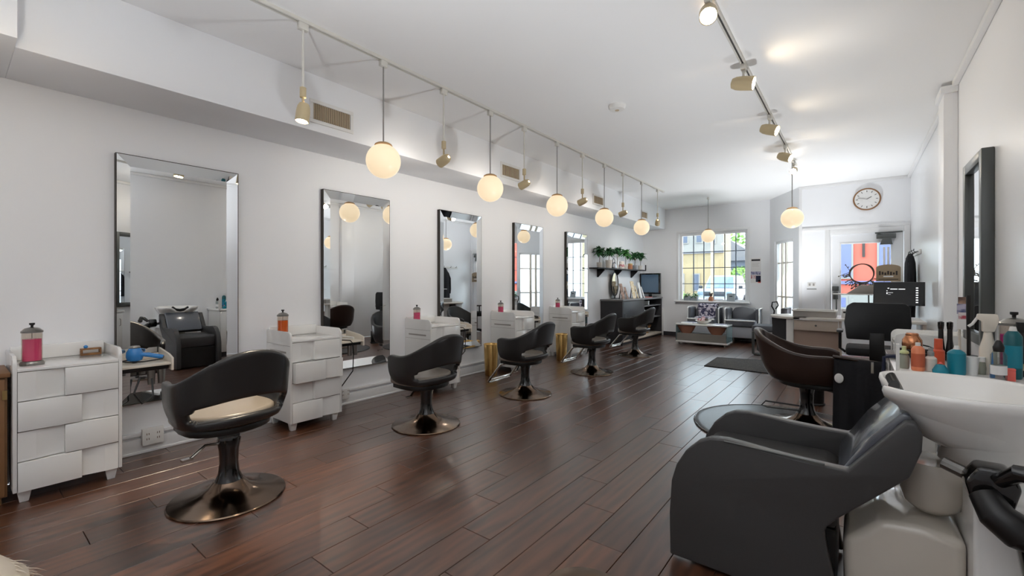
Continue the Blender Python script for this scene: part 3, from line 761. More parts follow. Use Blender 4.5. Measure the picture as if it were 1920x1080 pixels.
PLS = [(7.82, .26, .055, .10, 'pot_white', 'leaf_dark', 'round-topped potted plant at the near end of the black shelf'), (8.23, .26, .07, .16, 'pot_white', 'leaf_dark', 'bushy plant in a tall pale pot, second on the black shelf'),
       (8.62, .30, .04, .08, 'pot_white', 'leaf_dark', 'small tuft-headed potted plant, third on the black shelf'), (9.05, .27, .055, .10, 'pot_white', 'leaf', 'bright green spiky potted plant in the middle of the black shelf'),
       (9.55, .24, .055, .10, 'pot_grey', 'leaf_dark', 'drooping potted plant, second from the far end of the black shelf'), (9.88, .27, .05, .10, 'pot_white', 'leaf_dark', 'upright potted plant at the far end of the black shelf')]
for i, (y, h, pr, ph, pmat, lm, lb) in enumerate(PLS):
    t = thing('potted_plant', lb, 'plant', (-3.93, y, 1.5125), 0, 'potted plants on the black shelf')
    MB().lathe([(pr * .75, 0), (pr * .8, .004), (pr, ph), (pr * .92, ph), (pr * .9, ph - .012), (.003, ph - .012)], cap=False).build('pot', pmat, t)
    MB().tube([(0, 0, ph - .02), (.006, .004, (h + ph) / 2), (0, 0, h + .05)], .006, 8).build('stem', 'stem', t)
    leafy(t, (0, 0, h + .06), 64, .16, lm, seed=i + 3, up=.55)
t = thing('silver_kettle', 'shiny silver kettle on the black shelf', 'kettle', (-3.90, 8.40, 1.5125))
MB().lathe([(.06, 0), (.065, .02), (.055, .09), (.03, .115), (.008, .125)]).build('body', 'silver', t)
MB().tube([(0, -.05, .10), (0, -.06, .17), (0, 0, .20), (0, .06, .17), (0, .05, .10)], .006, 8).build('handle', 'black_plastic', t)
MB().tube([(.0, .055, .05), (0, .09, .08), (0, .105, .11)], .010, 8, rs=[.014, .010, .007]).build('spout', 'silver', t)
t = thing('tan_canister', 'tan canister with dark lid on the black shelf', 'canister', (-3.92, 9.28, 1.5125))
MB().lathe([(.05, 0), (.05, .10)]).build('body', 'pot_terracotta', t, bevel=.003); MB().lathe([(.053, .1005), (.053, .125), (.012, .13)]).build('lid', 'brass', t)
t = thing('white_canister', 'white canister with pink print on the black shelf', 'canister', (-3.92, 8.84, 1.5125))
MB().lathe([(.055, 0), (.055, .15), (.05, .16)]).build('body', 'pot_white', t, bevel=.003); MB().lathe([(.0552, .04), (.0552, .09)], cap=False).build('band', 'paper_red', t)

t = thing('television', 'small flat television standing in the corner on the dark cabinet', 'television', (-3.80, 10.12, .889), -.12)
box(-.24, .27, -.02, .03, .07, .55).build('bezel', 'black_gloss', t, bevel=.006)
box(-.20, .23, -.024, -.0205, .105, .52).build('screen', 'screen_tv', t)
m = MB(); m.box(-.12, .14, -.07, .08, 0, .012); m.box(-.03, .05, 0, .02, .012, .10); m.build('stand', 'black_gloss', t, bevel=.004)
t = thing('oval_mirror', 'black-framed oval table mirror on the dark cabinet', 'mirror', (-3.97, 8.60, .889))
ov = [(0, .16 * math.cos(2 * PI * i / 36), .30 + .24 * math.sin(2 * PI * i / 36)) for i in range(36)]
MB().tube(ov, .014, 8, closed=True).build('frame', 'black_gloss', t)
MB().prism([(p[1] * .95, .30 + (p[2] - .30) * .95) for p in ov], -.004, .004, 'x').build('glass', 'mirror', t)
m = MB(); m.box(-.06, .06, -.07, .07, 0, .012); m.box(-.01, .01, -.01, .01, .012, .07); m.build('foot', 'black_gloss', t, bevel=.003)
for i, (y, w, h, mt, rz, lb) in enumerate(((8.42, .15, .26, 'paper_skin', .15, 'brown portrait print leaning on the dark cabinet'), (8.63, .14, .20, 'paper_skin', .25, 'second pinkish print leaning on the dark cabinet before the oval mirror'),
                                       (8.98, .16, .30, 'paper_tan', .1, 'tall tan card leaning on the dark cabinet'), (9.18, .14, .22, 'paper_tan', .3, 'lower tan brochure in front of the tall tan card'),
                                       (9.36, .14, .28, 'paper_white', .15, 'white brochure standing on the dark cabinet'), (9.52, .13, .20, 'paper_white', .3, 'small white card nearest the television'))):
    w *= 1.25; h *= 1.2
    t = thing('brochure_stand', lb, 'brochure', (-3.72, y, .889), rz)
    MB().hexa([(.02, -w / 2, 0), (.03, -w / 2, 0), (.03, w / 2, 0), (.02, w / 2, 0), (-.05, -w / 2, h), (-.04, -w / 2, h), (-.04, w / 2, h), (-.05, w / 2, h)]).build('card', mt, t)
    MB().prism([(-.07, 0), (-.06, 0), (-.035, h * .7), (-.045, h * .7)], -.015, .015, 'y').build('easel_leg', 'black_plastic', t)
t = thing('pink_booklet', 'flat pink booklet on the dark cabinet by the television', 'booklet', (-3.68, 9.72, .889), .2)
box(-.08, .08, -.05, .05, 0, .004).build('back_cover', 'coral', t); box(-.078, .078, -.048, .048, .0045, .010).build('pages', 'paper_white', t); box(-.08, .08, -.05, .05, .0105, .013).build('front_cover', 'coral', t)

# ------------------------------------------------------------------ waiting corner
def armchair(x, y, label):
    t = thing('lounge_chair', label, 'armchair', (x, y, 0), 0, 'grey lounge chairs under the window')
    MB().prism([(-.27, .40), (-.20, .375), (.0, .36), (.20, .375), (.27, .40), (.27, .30), (-.27, .30)], .30, .47, 'z').build('body', 'grey_fabric_light', t) if False else None
    box(-.29, .29, -.27, .30, .12, .34).build('body', 'grey_fabric_light', t, bevel=.02)
    box(-.27, .27, -.30, .18, .345, .47).build('seat_cushion', 'grey_fabric', t, bevel=.03, seg=3)
    m = MB().prism([(-.22, .40), (.22, .40), (.23, .62), (.18, .70), (.0, .73), (-.18, .70), (-.23, .62)], .19, .29, 'y'); m.build('back_cushion', 'grey_fabric', t, bevel=.02, seg=3)
    for s in (-1, 1): box(s * .275 - .03, s * .275 + .03, -.10, .30, .342, .69).build('arm', 'grey_fabric', t, bevel=.018)
    for s in (-1, 1):
        MB().tube([(s * .31, -.10, .36), (s * .31, -.105, .67), (s * .31, -.06, .70), (s * .31, .29, .70)], .011, 8).build('piping', 'white_plain', t)
    MB().tube([(-.27, -.30, .465), (.27, -.30, .465)], .013, 8).build('piping', 'white_plain', t)
    for sx in (-1, 1):
        for sy in (-.2, .24): MB().cone((sx * .22, sy, 0), (sx * .22, sy, .12), .014, .018, 10).build('leg', 'chrome', t)
armchair(-2.56, 9.98, 'grey lounge chair left of the window centre, a patterned throw over its back')
armchair(-1.82, 9.98, 'plain grey lounge chair beside the wall posters')
t = thing('throw_blanket', 'purple and white patterned throw draped over the left lounge chair', 'throw', (-2.54, 10.10, .0))
nx, nz = 10, 12; vs = []; fs = []
prof = [(-.235, .475), (-.19, .49), (.04, .50), (.062, .56), (.06, .66), (.065, .74), (.10, .765), (.16, .768), (.20, .75), (.205, .68), (.205, .60)]
for i in range(nx + 1):
    for j, (py, pz) in enumerate(prof):
        u = i / nx; vs.append((-.19 + .38 * u + .01 * math.sin(j), py + .006 * math.sin(9 * u + j), pz + .008 * math.sin(7 * u + j * 2)))
k = len(prof)
for i in range(nx):
    for j in range(k - 1): fs.append((i * k + j, (i + 1) * k + j, (i + 1) * k + j + 1, i * k + j + 1))
o = MB().add(vs, fs).build('cloth', 'pattern_fabric', t); md = o.modifiers.new('thick', 'SOLIDIFY'); md.thickness = .012
t = thing('coffee_table', 'low white and grey coffee table with glass end before the lounge chairs', 'table', (-2.37, 8.98, 0))
box(-.47, .47, 0, .46, .385, .41).build('top', 'white_lacquer', t, bevel=.004)
box(-.47, .47, 0, .46, .045, .08).build('bottom_board', 'white_lacquer', t, bevel=.004)
box(-.45, .45, .004, .016, .0805, .22).build('apron_panel', 'taupe_panel', t); box(-.45, .45, .02, .44, .205, .222).build('inner_shelf', 'taupe_panel', t)
box(.455, .47, .005, .455, .0805, .3845).build('glass_end', 'glass_edge', t)
box(-.47, -.455, .005, .455, .0805, .3845).build('end_panel', 'glass_edge', t)
for x in (-.42, .42):
    for y in (.05, .41): MB().cone((x, y, 0), (x, y, .0445), .02, .02, 12).build('foot', 'steel', t)
for i, x in enumerate((-.29, .27)):
    t = thing('woven_basket', ['brown woven basket under the left half of the coffee table', 'brown woven basket under the right half of the coffee table'][i], 'basket', (-2.37 + x, 9.07, .2225), 0, 'baskets in the coffee table')
    MB().lathe([(.002, .001), (.09, .0), (.135, .06), (.175, .14), (.168, .142), (.128, .06), (.085, .012)], sy=.42, n=32, cap=False).build('basket_body', 'basket', t)
    MB().tube([(.172 * math.cos(2 * PI * i / 32), .42 * .172 * math.sin(2 * PI * i / 32), .141) for i in range(32)], .006, 6, closed=True).build('basket_rim', 'basket', t)
for i, (x, y, rz, mt, lb) in enumerate(((-2.68, 9.16, .15, 'paper_white', 'white magazine at the left end of the coffee table'), (-2.64, 9.30, -.1, 'paper_blue', 'blue magazine behind the white one on the coffee table'), (-2.06, 9.16, -.2, 'paper_blue', 'blue magazine at the right end of the coffee table'))):
    t = thing('magazine', lb, 'magazine', (x, y, .4105), rz, 'magazines on the coffee table')
    box(-.10, .10, -.07, .07, 0, .010).build('pages', 'paper_white', t); box(-.102, .102, -.072, .072, .0105, .013).build('cover', mt, t)
t = thing('display_bowl', 'wide white bowl of dark fruit in the middle of the coffee table', 'bowl', (-2.37, 9.18, .4105))
MB().lathe([(.05, 0), (.06, .006), (.13, .05), (.15, .07), (.145, .072), (.05, .012)], cap=False).build('bowl', 'basket_white', t)
for i in range(7):
    a = i * 2.4; r = .07 if i else 0
    MB().sphere((r * math.cos(a), r * math.sin(a), .075 + (.03 if i == 0 else 0)), .038, 14, 8).build('fruit', 'wicker_dark' if i % 2 else 'paper_red', t)
t = thing('doormat', 'dark grey mat lying in front of the entrance', 'mat', (-1.26, 7.30, 0))
MB().prism([(-.49, -.47), (.52, -.52), (.50, .64), (-.52, .42)], .001, .009, 'z').build('pile', 'rug', t, bevel=.002)
m = MB(); m.tube([(-.49, -.47, .006), (.52, -.52, .006), (.50, .64, .006), (-.52, .42, .006)], .006, 6, closed=True); m.build('edging', 'black_matte', t)
t = thing('sled_chair', 'dark grey guest chair on sled legs beside the desk', 'chair', (-1.13, 8.62, 0))
box(-.26, .26, -.25, .25, .40, .50).build('seat', 'grey_fabric', t, bevel=.02)
box(.16, .26, -.25, .25, .505, .80).build('backrest', 'dark_cabinet', t, bevel=.02)
for y in (-.23, .23): MB().tube([(-.24, y, .398), (-.24, y, .03), (-.22, y, .021), (.22, y, .021), (.24, y, .03), (.24, y, .398)], .020, 8).build('sled_leg', 'pewter', t)
t = thing('umbrella', 'black umbrella handle standing behind the desk', 'umbrella', (-1.16, 9.10, 0))
MB().cone((0, 0, .0), (0, 0, .62), .012, .03, 12).build('canopy', 'black_matte', t)
MB().tube([(0, 0, .60), (.01, 0, .72), (-.03, 0, .80), (-.02, 0, .87), (.05, 0, .88), (.07, 0, .82), (.03, 0, .75)], .012, 8).build('handle', 'black_plastic', t)
# wall posters and switch
def poster(z0, z1, label, parts):
    t = thing('wall_poster', label, 'poster', (-1.64, YW, z0))
    box(-.095, .095, -.004, -.0005, 0, z1 - z0).build('sheet', 'paper_white', t)
    for x0, x1, a, b, mt in parts: box(x0, x1, -.0055, -.0042, a, b).build('print', mt, t)
poster(1.47, 1.73, 'white poster with a dark title bar right of the window', [(-.08, .08, .20, .235, 'screen_dark'), (-.07, .07, .15, .155, 'desk_grey'), (-.07, .05, .12, .125, 'desk_grey'), (-.07, .06, .09, .095, 'desk_grey')])
poster(1.215, 1.465, 'red, white and purple poster below the dark-barred one', [(-.09, .09, .17, .235, 'paper_blue'), (-.09, .0, .09, .16, 'paper_red'), (.0, .09, .02, .15, 'navy'), (.04, .09, .0, .06, 'coral')])
t = thing('light_switch', 'white light switch plate on the panelled entrance wall', 'switch', (-.61, YD, 1.10))
box(-.06, .06, -.008, -.0005, .045, .125).build('plate', 'white_plain', t, bevel=.003)
for x in (-.028, .028): box(x - .014, x + .014, -.014, -.0085, .065, .105).build('rocker', 'desk_grey', t, bevel=.002)
box(-.07, .07, -.006, -.0005, 0, .018).build('name_strip', 'grey_plastic', t)
# clock
t = thing('wall_clock', 'round white wall clock with thin bronze rim above the door', 'clock', (.14, YD - .001, 2.585))
R_ = .17
def ycyl(r0, y0, y1, mt, nm):
    mm = MB().cone((0, y0, 0), (0, y1, 0), r0, r0, 48); return mm.build(nm, mt, t)
ycyl(R_ - .004, -.03, 0, 'white_plain', 'face')
MB().tube([(R_ * math.cos(2 * PI * i / 48), -.025, R_ * math.sin(2 * PI * i / 48)) for i in range(48)], .012, 8, closed=True).build('rim', 'wood_tan', t)
for i in range(12):
    a = PI / 2 - i * PI / 6; c, s = math.cos(a), math.sin(a); m = MB(); L0, L1, w = .115, .142, .004
    m.add([(c * L0 - s * w, -.0305, s * L0 + c * w), (c * L0 + s * w, -.0305, s * L0 - c * w), (c * L1 + s * w, -.0305, s * L1 - c * w), (c * L1 - s * w, -.0305, s * L1 + c * w),
           (c * L0 - s * w, -.032, s * L0 + c * w), (c * L0 + s * w, -.032, s * L0 - c * w), (c * L1 + s * w, -.032, s * L1 - c * w), (c * L1 - s * w, -.032, s * L1 + c * w)],
          [(0,1,2,3),(4,5,6,7),(0,1,5,4),(1,2,6,5),(2,3,7,6),(3,0,4,7)]); m.build('hour_mark', 'black_plastic', t)
MB().tube([(0, -.034, 0), (.06, -.034, .035)], .0035, 6).build('hour_hand', 'black_plastic', t)
MB().tube([(0, -.036, 0), (-.115, -.036, .03)], .0025, 6).build('minute_hand', 'black_plastic', t)
# wreath and hanging sign on the door
t = thing('twig_wreath', 'twig wreath with sprigs hanging on the glass door', 'wreath', (.075, YD - .03, 1.20))
R2 = random.Random(5); rg = MB()
for kk in range(4):
    ph = R2.uniform(0, 6)
    rg.tube([((.150 + .004 * kk + .004 * math.sin(3 * a + ph)) * math.cos(a), -.012 + .008 * math.cos(3 * a + ph), .17 + (.150 + .004 * kk + .004 * math.sin(3 * a + ph)) * math.sin(a)) for a in [2 * PI * i / 32 for i in range(32)]], .006, 6, closed=True)
rg.build('ring', 'wicker_dark', t)
tw = MB()
for i in range(42):
    a = R2.uniform(PI * .9, PI * 1.85); l = R2.uniform(.06, .17); p = Vector((.155 * math.cos(a), 0, .17 + .155 * math.sin(a))); d = Vector((math.cos(a) + R2.uniform(-1.1, 1.1), R2.uniform(-.25, 0), math.sin(a) + R2.uniform(-.9, .4))).normalized()
    tw.tube([p, p + d * l], .005, 5); tw.sphere(p + d * l, .012, 6, 4); tw.sphere(p + d * l * .6 + Vector((.012, 0, .006)), .010, 6, 4)
tw.build('sprigs', 'leaf_wreath', t)
t = thing('hanging_sign', 'brown arched board with dark lettering hung inside the door', 'sign', (.405, YD - .075, 1.24))
MB().prism([(-.15, 0), (.15, 0), (.15, .22)] + [(.15 * math.cos(a), .22 + .05 * math.sin(a)) for a in [PI * i / 10 for i in range(1, 10)]] + [(-.15, .22)], -.012, .0, 'y').build('board', 'sign_board', t, bevel=.003)
for i in range(7): box(-.115 + i * .034, -.115 + i * .034 + .022, -.0135, -.0122, .10 + .008 * (i % 2), .165 - .012 * (i % 3)).build('lettering', 'sign_dark', t)
box(-.06, .06, -.0135, -.0122, .07, .09).build('lettering', 'paper_white', t)
box(-.12, .12, -.0135, -.0122, .03, .04).build('lettering', 'sign_dark', t)
for x in (-.05, .0): box(x - .014, x + .014, -.008, -.004, .262, .55).build('ribbon', 'white_plain', t)
# coat rail and coat on the right wall
t = thing('coat_rail', 'small rail of hooks on the right wall behind the desk', 'coat rack', (XR, 8.2, 1.60))
box(-.02, -.0005, -.35, .55, 0, .06).build('board', 'white_plain', t, bevel=.004)
for y in (-.25, -.0, .25, .45): MB().tube([(-.02, y, .035), (-.06, y, .03), (-.07, y, .05), (-.065, y, .07)], .006, 8).build('hook', 'pewter', t)
t = thing('hanging_coat', 'black coat hanging on the right wall near the door', 'coat', (.59, 8.2, .75))
m = MB()
rings = [(.0, .17, .05), (.15, .165, .055), (.40, .145, .06), (.60, .13, .06), (.74, .11, .055), (.82, .06, .04), (.87, .025, .02)]
n = 28; vs = []; fs = []
for z, ry, rx in rings:
    for i in range(n):
        a = 2 * PI * i / n; w = 1 + .16 * math.sin(a * 6 + z * 3) * (1 - z)
        vs.append((rx * math.cos(a) * w, ry * math.sin(a) * w, z))
for k in range(len(rings) - 1):
    for i in range(n): fs.append((k * n + i, k * n + (i + 1) % n, (k + 1) * n + (i + 1) % n, (k + 1) * n + i))
fs += [tuple(range(n)), tuple(range((len(rings) - 1) * n, len(rings) * n))]
m.add(vs, fs).build('body', 'coat_cloth', t, sharp=80)
for s in (-1, 1): MB().tube([(0, s * .10, .74), (-.01, s * .16, .58), (-.015, s * .165, .30), (-.01, s * .16, .18)], .03, 10, rs=[.03, .04, .038, .034]).build('sleeve', 'coat_cloth', t)
MB().tube([(0, -.05, .83), (-.035, 0, .80), (0, .05, .83), (.02, 0, .86)], .014, 8, closed=True).build('collar', 'coat_cloth', t)

# ------------------------------------------------------------------ reception desk
t = thing('reception_desk', 'beige reception desk with rounded white top and a drawer', 'desk', (-.95, 6.80, 0))
tp = arc(.30, .30, .30, PI * 1.5, PI * .5, 14)
tp = [(x, y) for x, y in tp]
MB().prism([(1.58, 0)] + [(1.58, .75), (.30, .75)] + [(x, y) for x, y in arc(.375, .375, .375, PI * .5, PI * 1.5, 14)] + [(.30, 0)], .742, .772, 'z').build('top', 'desk_top', t, bevel=.004)
box(.22, .30, .06, .70, 0, .7415).build('side_panel', 'white_plain', t, bevel=.003)
box(.03, .215, .28, .30, .02, .7415).build('grey_panel', 'dark_cabinet', t)
box(.30, .78, .10, .12, .02, .60).build('front_panel', 'desk_panel', t)
box(.78, .80, .03, .70, 0, .7415).build('side_panel', 'desk_beige', t, bevel=.002)
d = box(.31, .775, .03, .055, .605, .735).build('drawer_front', 'desk_beige', t, bevel=.003)
MB().sphere((.545, .02, .672), .012, 12, 8).build('knob', 'pewter', d)
box(1.55, 1.58, .03, .72, 0, .7415).build('side_panel', 'desk_beige', t, bevel=.002)
m = MB(); m.box(.70, 1.12, .50, .68, 1.060, 1.075); m.build('ledge', 'white_plain', t, bevel=.003)
for x in (.74, 1.08): MB().cone((x, .60, .7725), (x, .60, 1.0595), .008, .008, 10).build('ledge_post', 'pewter', t)
t = thing('document_tray', 'white open tray with grey sides on the reception desk', 'tray', (-.66, 6.90, .7725))
m = MB(); m.box(0, .46, 0, .012, 0, .075); m.box(0, .46, .33, .342, 0, .075); m.box(0, .012, .012, .33, 0, .075); m.box(.448, .46, .012, .33, 0, .075); m.box(.012, .448, .012, .33, 0, .01); m.build('walls', 'desk_grey', t)
m = MB(); m.box(-.012, .472, -.012, .02, .0755, .09); m.box(-.012, .472, .322, .354, .0755, .09); m.box(-.012, .02, .02, .322, .0755, .09); m.box(.44, .472, .02, .322, .0755, .09); m.build('rim', 'white_plain', t, bevel=.003)
t = thing('desk_organizer', 'white organizer box on the desk beside the tray', 'organizer', (-.15, 7.06, .7725))
box(0, .11, 0, .10, 0, .11).build('box_body', 'white_plain', t, bevel=.004); box(.02, .05, -.004, -.0005, .06, .08).build('slot', 'black_plastic', t)
t = thing('pen_holder', 'black pen cup with pens on the desk', 'pen cup', (.0, 6.98, .7725))
MB().lathe([(.03, 0), (.033, .09), (.029, .09), (.027, .01)], cap=False).build('cup', 'black_plastic', t)
for i in range(4): MB().tube([(.008 * math.cos(i * 1.7), .008 * math.sin(i * 1.7), .012), (.02 * math.cos(i * 1.7), .02 * math.sin(i * 1.7), .15 + .015 * i)], .004, 6).build('pen', 'black_plastic', t)
t = thing('desk_phone', 'black telephone beside the pen cup on the desk', 'telephone', (.085, 7.02, .7725))
MB().prism([(0, 0), (.12, 0), (.12, .09), (0, .03)], -.04, .06, 'y').build('base', 'black_plastic', t, bevel=.004); MB().tube([(.10, -.02, .10), (.09, 0, .125), (.05, 0, .105), (.01, -.02, .06)], .016, 10).build('handset', 'black_plastic', t)
t = thing('tablet_stand', 'grey wedge-shaped device on the ledge behind the desk', 'device', (.06, 7.35, 1.0755))
MB().prism([(-.16, .0), (.13, 0), (.13, .11), (-.02, .11)], -.05, .07, 'y').build('housing', 'desk_grey', t, bevel=.006); box(.131, .137, -.04, .06, .0, .12).build('side_plate', 'white_plain', t)
t = thing('computer_monitor', 'dark computer monitor with white side casing on the desk', 'monitor', (.40, 7.02, .7725), -.10)
tl = -.10
def mon(x0, x1, y0, y1, z0, z1, nm, mt, par, bv=0):
    mm = MB().box(x0, x1, y0, y1, z0, z1); mm.v = [(x, y + (z - .17) * .28, z) for x, y, z in mm.v]; return mm.build(nm, mt, par, bevel=bv)
mon(-.235, .235, -.02, .015, .175, .455, 'bezel', 'screen_dark', t, .005)
sc = mon(-.225, .225, -.0215, -.0205, .19, .447, 'screen', 'screen_dark', t)
for x0, x1, z0, z1 in ((-.10, -.085, .375, .385), (-.075, -.01, .366, .374), (0, .06, .366, .374), (-.11, -.10, .345, .352), (-.11, -.10, .31, .33), (-.095, -.05, .325, .328), (-.095, -.07, .305, .307)) + tuple((.155, .175, .21 + .028 * i, .222 + .028 * i) for i in range(7)):
    mon(x0, x1, -.0228, -.0218, z0, z1, 'screen_text', 'screen_text', sc)
m = MB(); m.box(-.04, .07, .01, .03, .09, .174); m.prism([(-.09, 0), (.10, 0), (.10, .012), (-.09, .012)], -.06, .10, 'y'); m.box(.0, .03, .02, .04, .012, .09); m.build('stand', 'cream', t, bevel=.003)
t = thing('office_chair', 'black mesh office chair behind the reception desk', 'chair', (.17, 6.10, 0))
bk = []
MB().prism([(-.25, .62), (.25, .62), (.27, .80), (.26, .97), (.22, 1.01), (-.20, 1.01), (-.25, .97), (-.27, .80)], -.17, -.11, 'y').build('backrest', 'black_matte', t, bevel=.015)
box(-.26, .26, -.15, .30, .44, .53).build('seat', 'black_matte', t, bevel=.03)
box(-.06, .06, -.19, -.13, .40, .70).build('back_bracket', 'black_plastic', t, bevel=.01)
for s in (-1, 1):
    MB().tube([(s * .26, 0, .46), (s * .31, 0, .50), (s * .31, .0, .68)], .014, 8).build('arm_post', 'black_plastic', t); box(s * .31 - .03, s * .31 + .03, -.12, .14, .68, .705).build('arm_pad', 'black_plastic', t, bevel=.01)
MB().cone((0, .06, .12), (0, .06, .44), .025, .025, 14).build('gas_column', 'steel', t)
for i in range(5):
    a = 2 * PI * i / 5 + .3; MB().tube([(0, .06, .12), (.28 * math.cos(a), .06 + .28 * math.sin(a), .075)], .02, 8, rs=[.026, .014]).build('base_arm', 'black_plastic', t); MB().cone((.28 * math.cos(a) - .012, .06 + .28 * math.sin(a), .03), (.28 * math.cos(a) + .012, .06 + .28 * math.sin(a), .03), .03, .03, 14).build('caster', 'black_plastic', t)
t = thing('cutting_cape', 'black cutting cape draped over the arm of the brown chair', 'cape', (.0, 4.12, .02))
nx, nz = 26, 12; vs = []; fs = []
for i in range(nx + 1):
    for j in range(nz + 1):
        u = i / nx; v = j / nz
        vs.append((-.13 + .31 * u + .02 * v * (u - .5), .03 * math.sin(u * 20) * (.15 + v) * .5 + .012 * math.sin(u * 7 + v * 3) + .03 * (1 - v) ** 3, .63 - .60 * v + .012 * math.sin(u * 9) * v))
for i in range(nx):
    for j in range(nz): fs.append((i * (nz + 1) + j, (i + 1) * (nz + 1) + j, (i + 1) * (nz + 1) + j + 1, i * (nz + 1) + j + 1))
o = MB().add(vs, fs).build('cloth', 'coat_cloth', t, sharp=80); md = o.modifiers.new('thick', 'SOLIDIFY'); md.thickness = .006
MB().tube([(-.14, .03, .64), (.19, .05, .61)], .012, 8).build('hem', 'brown_vinyl', t)
MB().sphere((-.10, -.035, .49), .028, 14, 8, sz=1.3, sy=.3).build('tag', 'white_plain', t)
box(.085, .10, -.035, -.028, .55, .63).build('clip', 'chrome', t)

# ------------------------------------------------------------------ framed mirror, wash counter and its bottles
t = thing('framed_mirror', 'tall mirror in a thick grey frame on the right wall', 'mirror', (XR, 3.97, .82))
mw, mh, fb = .60, 1.24, .07
for a in ((0, fb, 0, mh), (mw - fb, mw, 0, mh), (fb, mw - fb, 0, fb), (fb, mw - fb, mh - fb, mh)): box(-.06, -.0005, a[0], a[1], a[2], a[3]).build('frame_bar', 'pewter', t, bevel=.006)
box(-.035, -.025, fb + .0005, mw - fb - .0005, fb + .0005, mh - fb - .0005).build('glass', 'mirror', t, smooth=False)
t = thing('wash_counter', 'white counter full of bottles against the right wall', 'counter', (.15, 2.76, 0))
box(0, .522, 0, 1.02, .755, .785).build('worktop', 'white_lacquer', t, bevel=.004)
box(.02, .51, .02, 1.0, .08, .7545).build('cabinet_body', 'white_plain', t, bevel=.004)
box(.04, .51, .04, .98, 0, .08).build('plinth', 'dark_cabinet', t)
for y in (.03, .355, .68):
    d = box(.004, .0195, y, y + .31, .09, .745).build('door', 'white_lacquer', t, bevel=.003); MB().tube([(.004, y + .27, .55), (-.016, y + .27, .56), (-.016, y + .27, .65), (.004, y + .27, .66)], .005, 8).build('handle', 'steel', d)
box(.0, .012, .0, .03, .7855, .93).build('end_post', 'white_plain', t); 
zc = .7855
def bottle(x, y, prof, mt, label, cap=None, capmat='white_plain', sx=1, sy=1, band=None, name='bottle', z=zc, group='bottles on the wash counter'):
    t = thing(name, label, 'bottle', (x, y, z), 0, group)
    MB().lathe(prof, sx=sx, sy=sy).build('body', mt, t)
    if cap: MB().lathe(cap, n=18).build('cap', capmat, t)
    if band: MB().lathe([(band[0], band[1]), (band[0], band[2])], sx=sx, sy=sy, cap=False).build('label_print', band[3], t)
    return t
def shoulder(r, h, n, hn): return [(r * .9, 0), (r, .006), (r, h), (r * .8, h + (hn - h) * .5), (n, hn)]
bottle(.193, 3.00, shoulder(.021, .058, .010, .075), 'bottle_grey', 'grey-green bottle with a pale green top at the left end of the counter', [(.020, .0755), (.019, .085), (.009, .093), (.009, .112)], 'bottle_green')
bottle(.242, 2.96, shoulder(.026, .105, .013, .122), 'bottle_orange', 'orange bottle with white cap in the front row', [(.010, .1225), (.010, .138)], band=(.0262, .02, .085, 'tag_label'))
bottle(.290, 2.98, shoulder(.023, .062, .010, .075), 'bottle_white', 'short off-white pump bottle between the orange and red bottles', [(.013, .0755), (.013, .095), (.009, .097), (.009, .112)], 'grey_plastic')
bottle(.330, 3.10, shoulder(.024, .09, .015, .10), 'bottle_red', 'red-orange bottle with a tall red cap', [(.017, .1005), (.016, .15)], 'bottle_red')
bottle(.376, 2.95, shoulder(.033, .10, .014, .118), 'teal', 'wide teal bottle with white spout cap in the front row', [(.012, .1185), (.008, .135)])
bottle(.316, 2.90, [(.028, 0), (.030, .02), (.016, .045), (.003, .05)], 'teal', 'low teal tub in front of the red bottle', [(.008, .0505), (.004, .058)], 'coral')
t = thing('paper_cup', 'white tapered cup right of the wide teal bottle', 'cup', (.433, 2.98, zc)); MB().lathe([(.018, 0), (.024, .085), (.022, .085), (.016, .006)], cap=False).build('cup_wall', 'white_plain', t); MB().lathe([(.001, .002), (.0165, .003)]).build('cup_bottom', 'white_plain', t)
t = bottle(.497, 3.06, [(.030, 0), (.032, .01), (.030, .12), (.018, .17), (.014, .20)], 'cream', 'white trigger spray bottle among the counter bottles', None)
m = MB(); m.prism([(-.02, .2005), (.02, .2005), (.035, .255), (.03, .285), (-.035, .285), (-.04, .262), (-.022, .25)], -.016, .016, 'y'); m.build('trigger_head', 'cream', t, bevel=.004)
MB().tube([(-.036, 0, .265), (-.052, 0, .235), (-.066, 0, .222)], .006, 8).build('trigger', 'white_plain', t)
bottle(.497, 2.86, [(.024, 0), (.026, .005), (.026, .115), (.018, .13)], 'clear_plastic', 'clear measuring bottle with a black cap at the counter front', [(.017, .1305), (.019, .15), (.010, .175), (.006, .18)], 'black_plastic', band=(.0262, .03, .07, 'paper_white'))
bottle(.47, 3.02, [(.014, 0), (.016, .03), (.013, .055), (.011, .06)], 'bottle_grey', 'squat dark glass bottle with a white cap behind the clear bottle', [(.013, .0605), (.013, .082)])
bottle(.562, 2.98, shoulder(.030, .19, .016, .215), 'teal_dark', 'tall dark teal bottle with a white cap near the right edge', [(.014, .2155), (.010, .235)], band=(.0302, .05, .15, 'teal'))
bottle(.606, 3.08, shoulder(.032, .17, .016, .20), 'bottle_black', 'tall black bottle beside the dark teal bottle', [(.018, .2005), (.016, .25)], 'black_plastic', band=(.0322, .03, .06, 'paper_tan'))
jar(.615, 3.24, zc, 'magenta_liquid', 'magenta disinfectant jar with a steel lid at the right edge', 1.2)
t = thing('coral_box', 'small coral box in front of the tall teal bottle', 'box', (.540, 2.90, zc)); box(-.014, .014, -.012, .012, 0, .045).build('box_body', 'coral', t, bevel=.002); box(-.0145, .0145, -.0125, .0125, .0455, .055).build('lid', 'coral', t, bevel=.002)
t = thing('blue_comb', 'blue rat-tail comb standing behind the clear bottle', 'comb', (.492, 2.945, zc)); MB().cone((0, 0, 0), (0, 0, .115), .006, .002, 8).build('tail', 'blue_plastic', t); box(-.008, .008, -.003, .003, .0, .06).build('spine', 'blue_plastic', t)
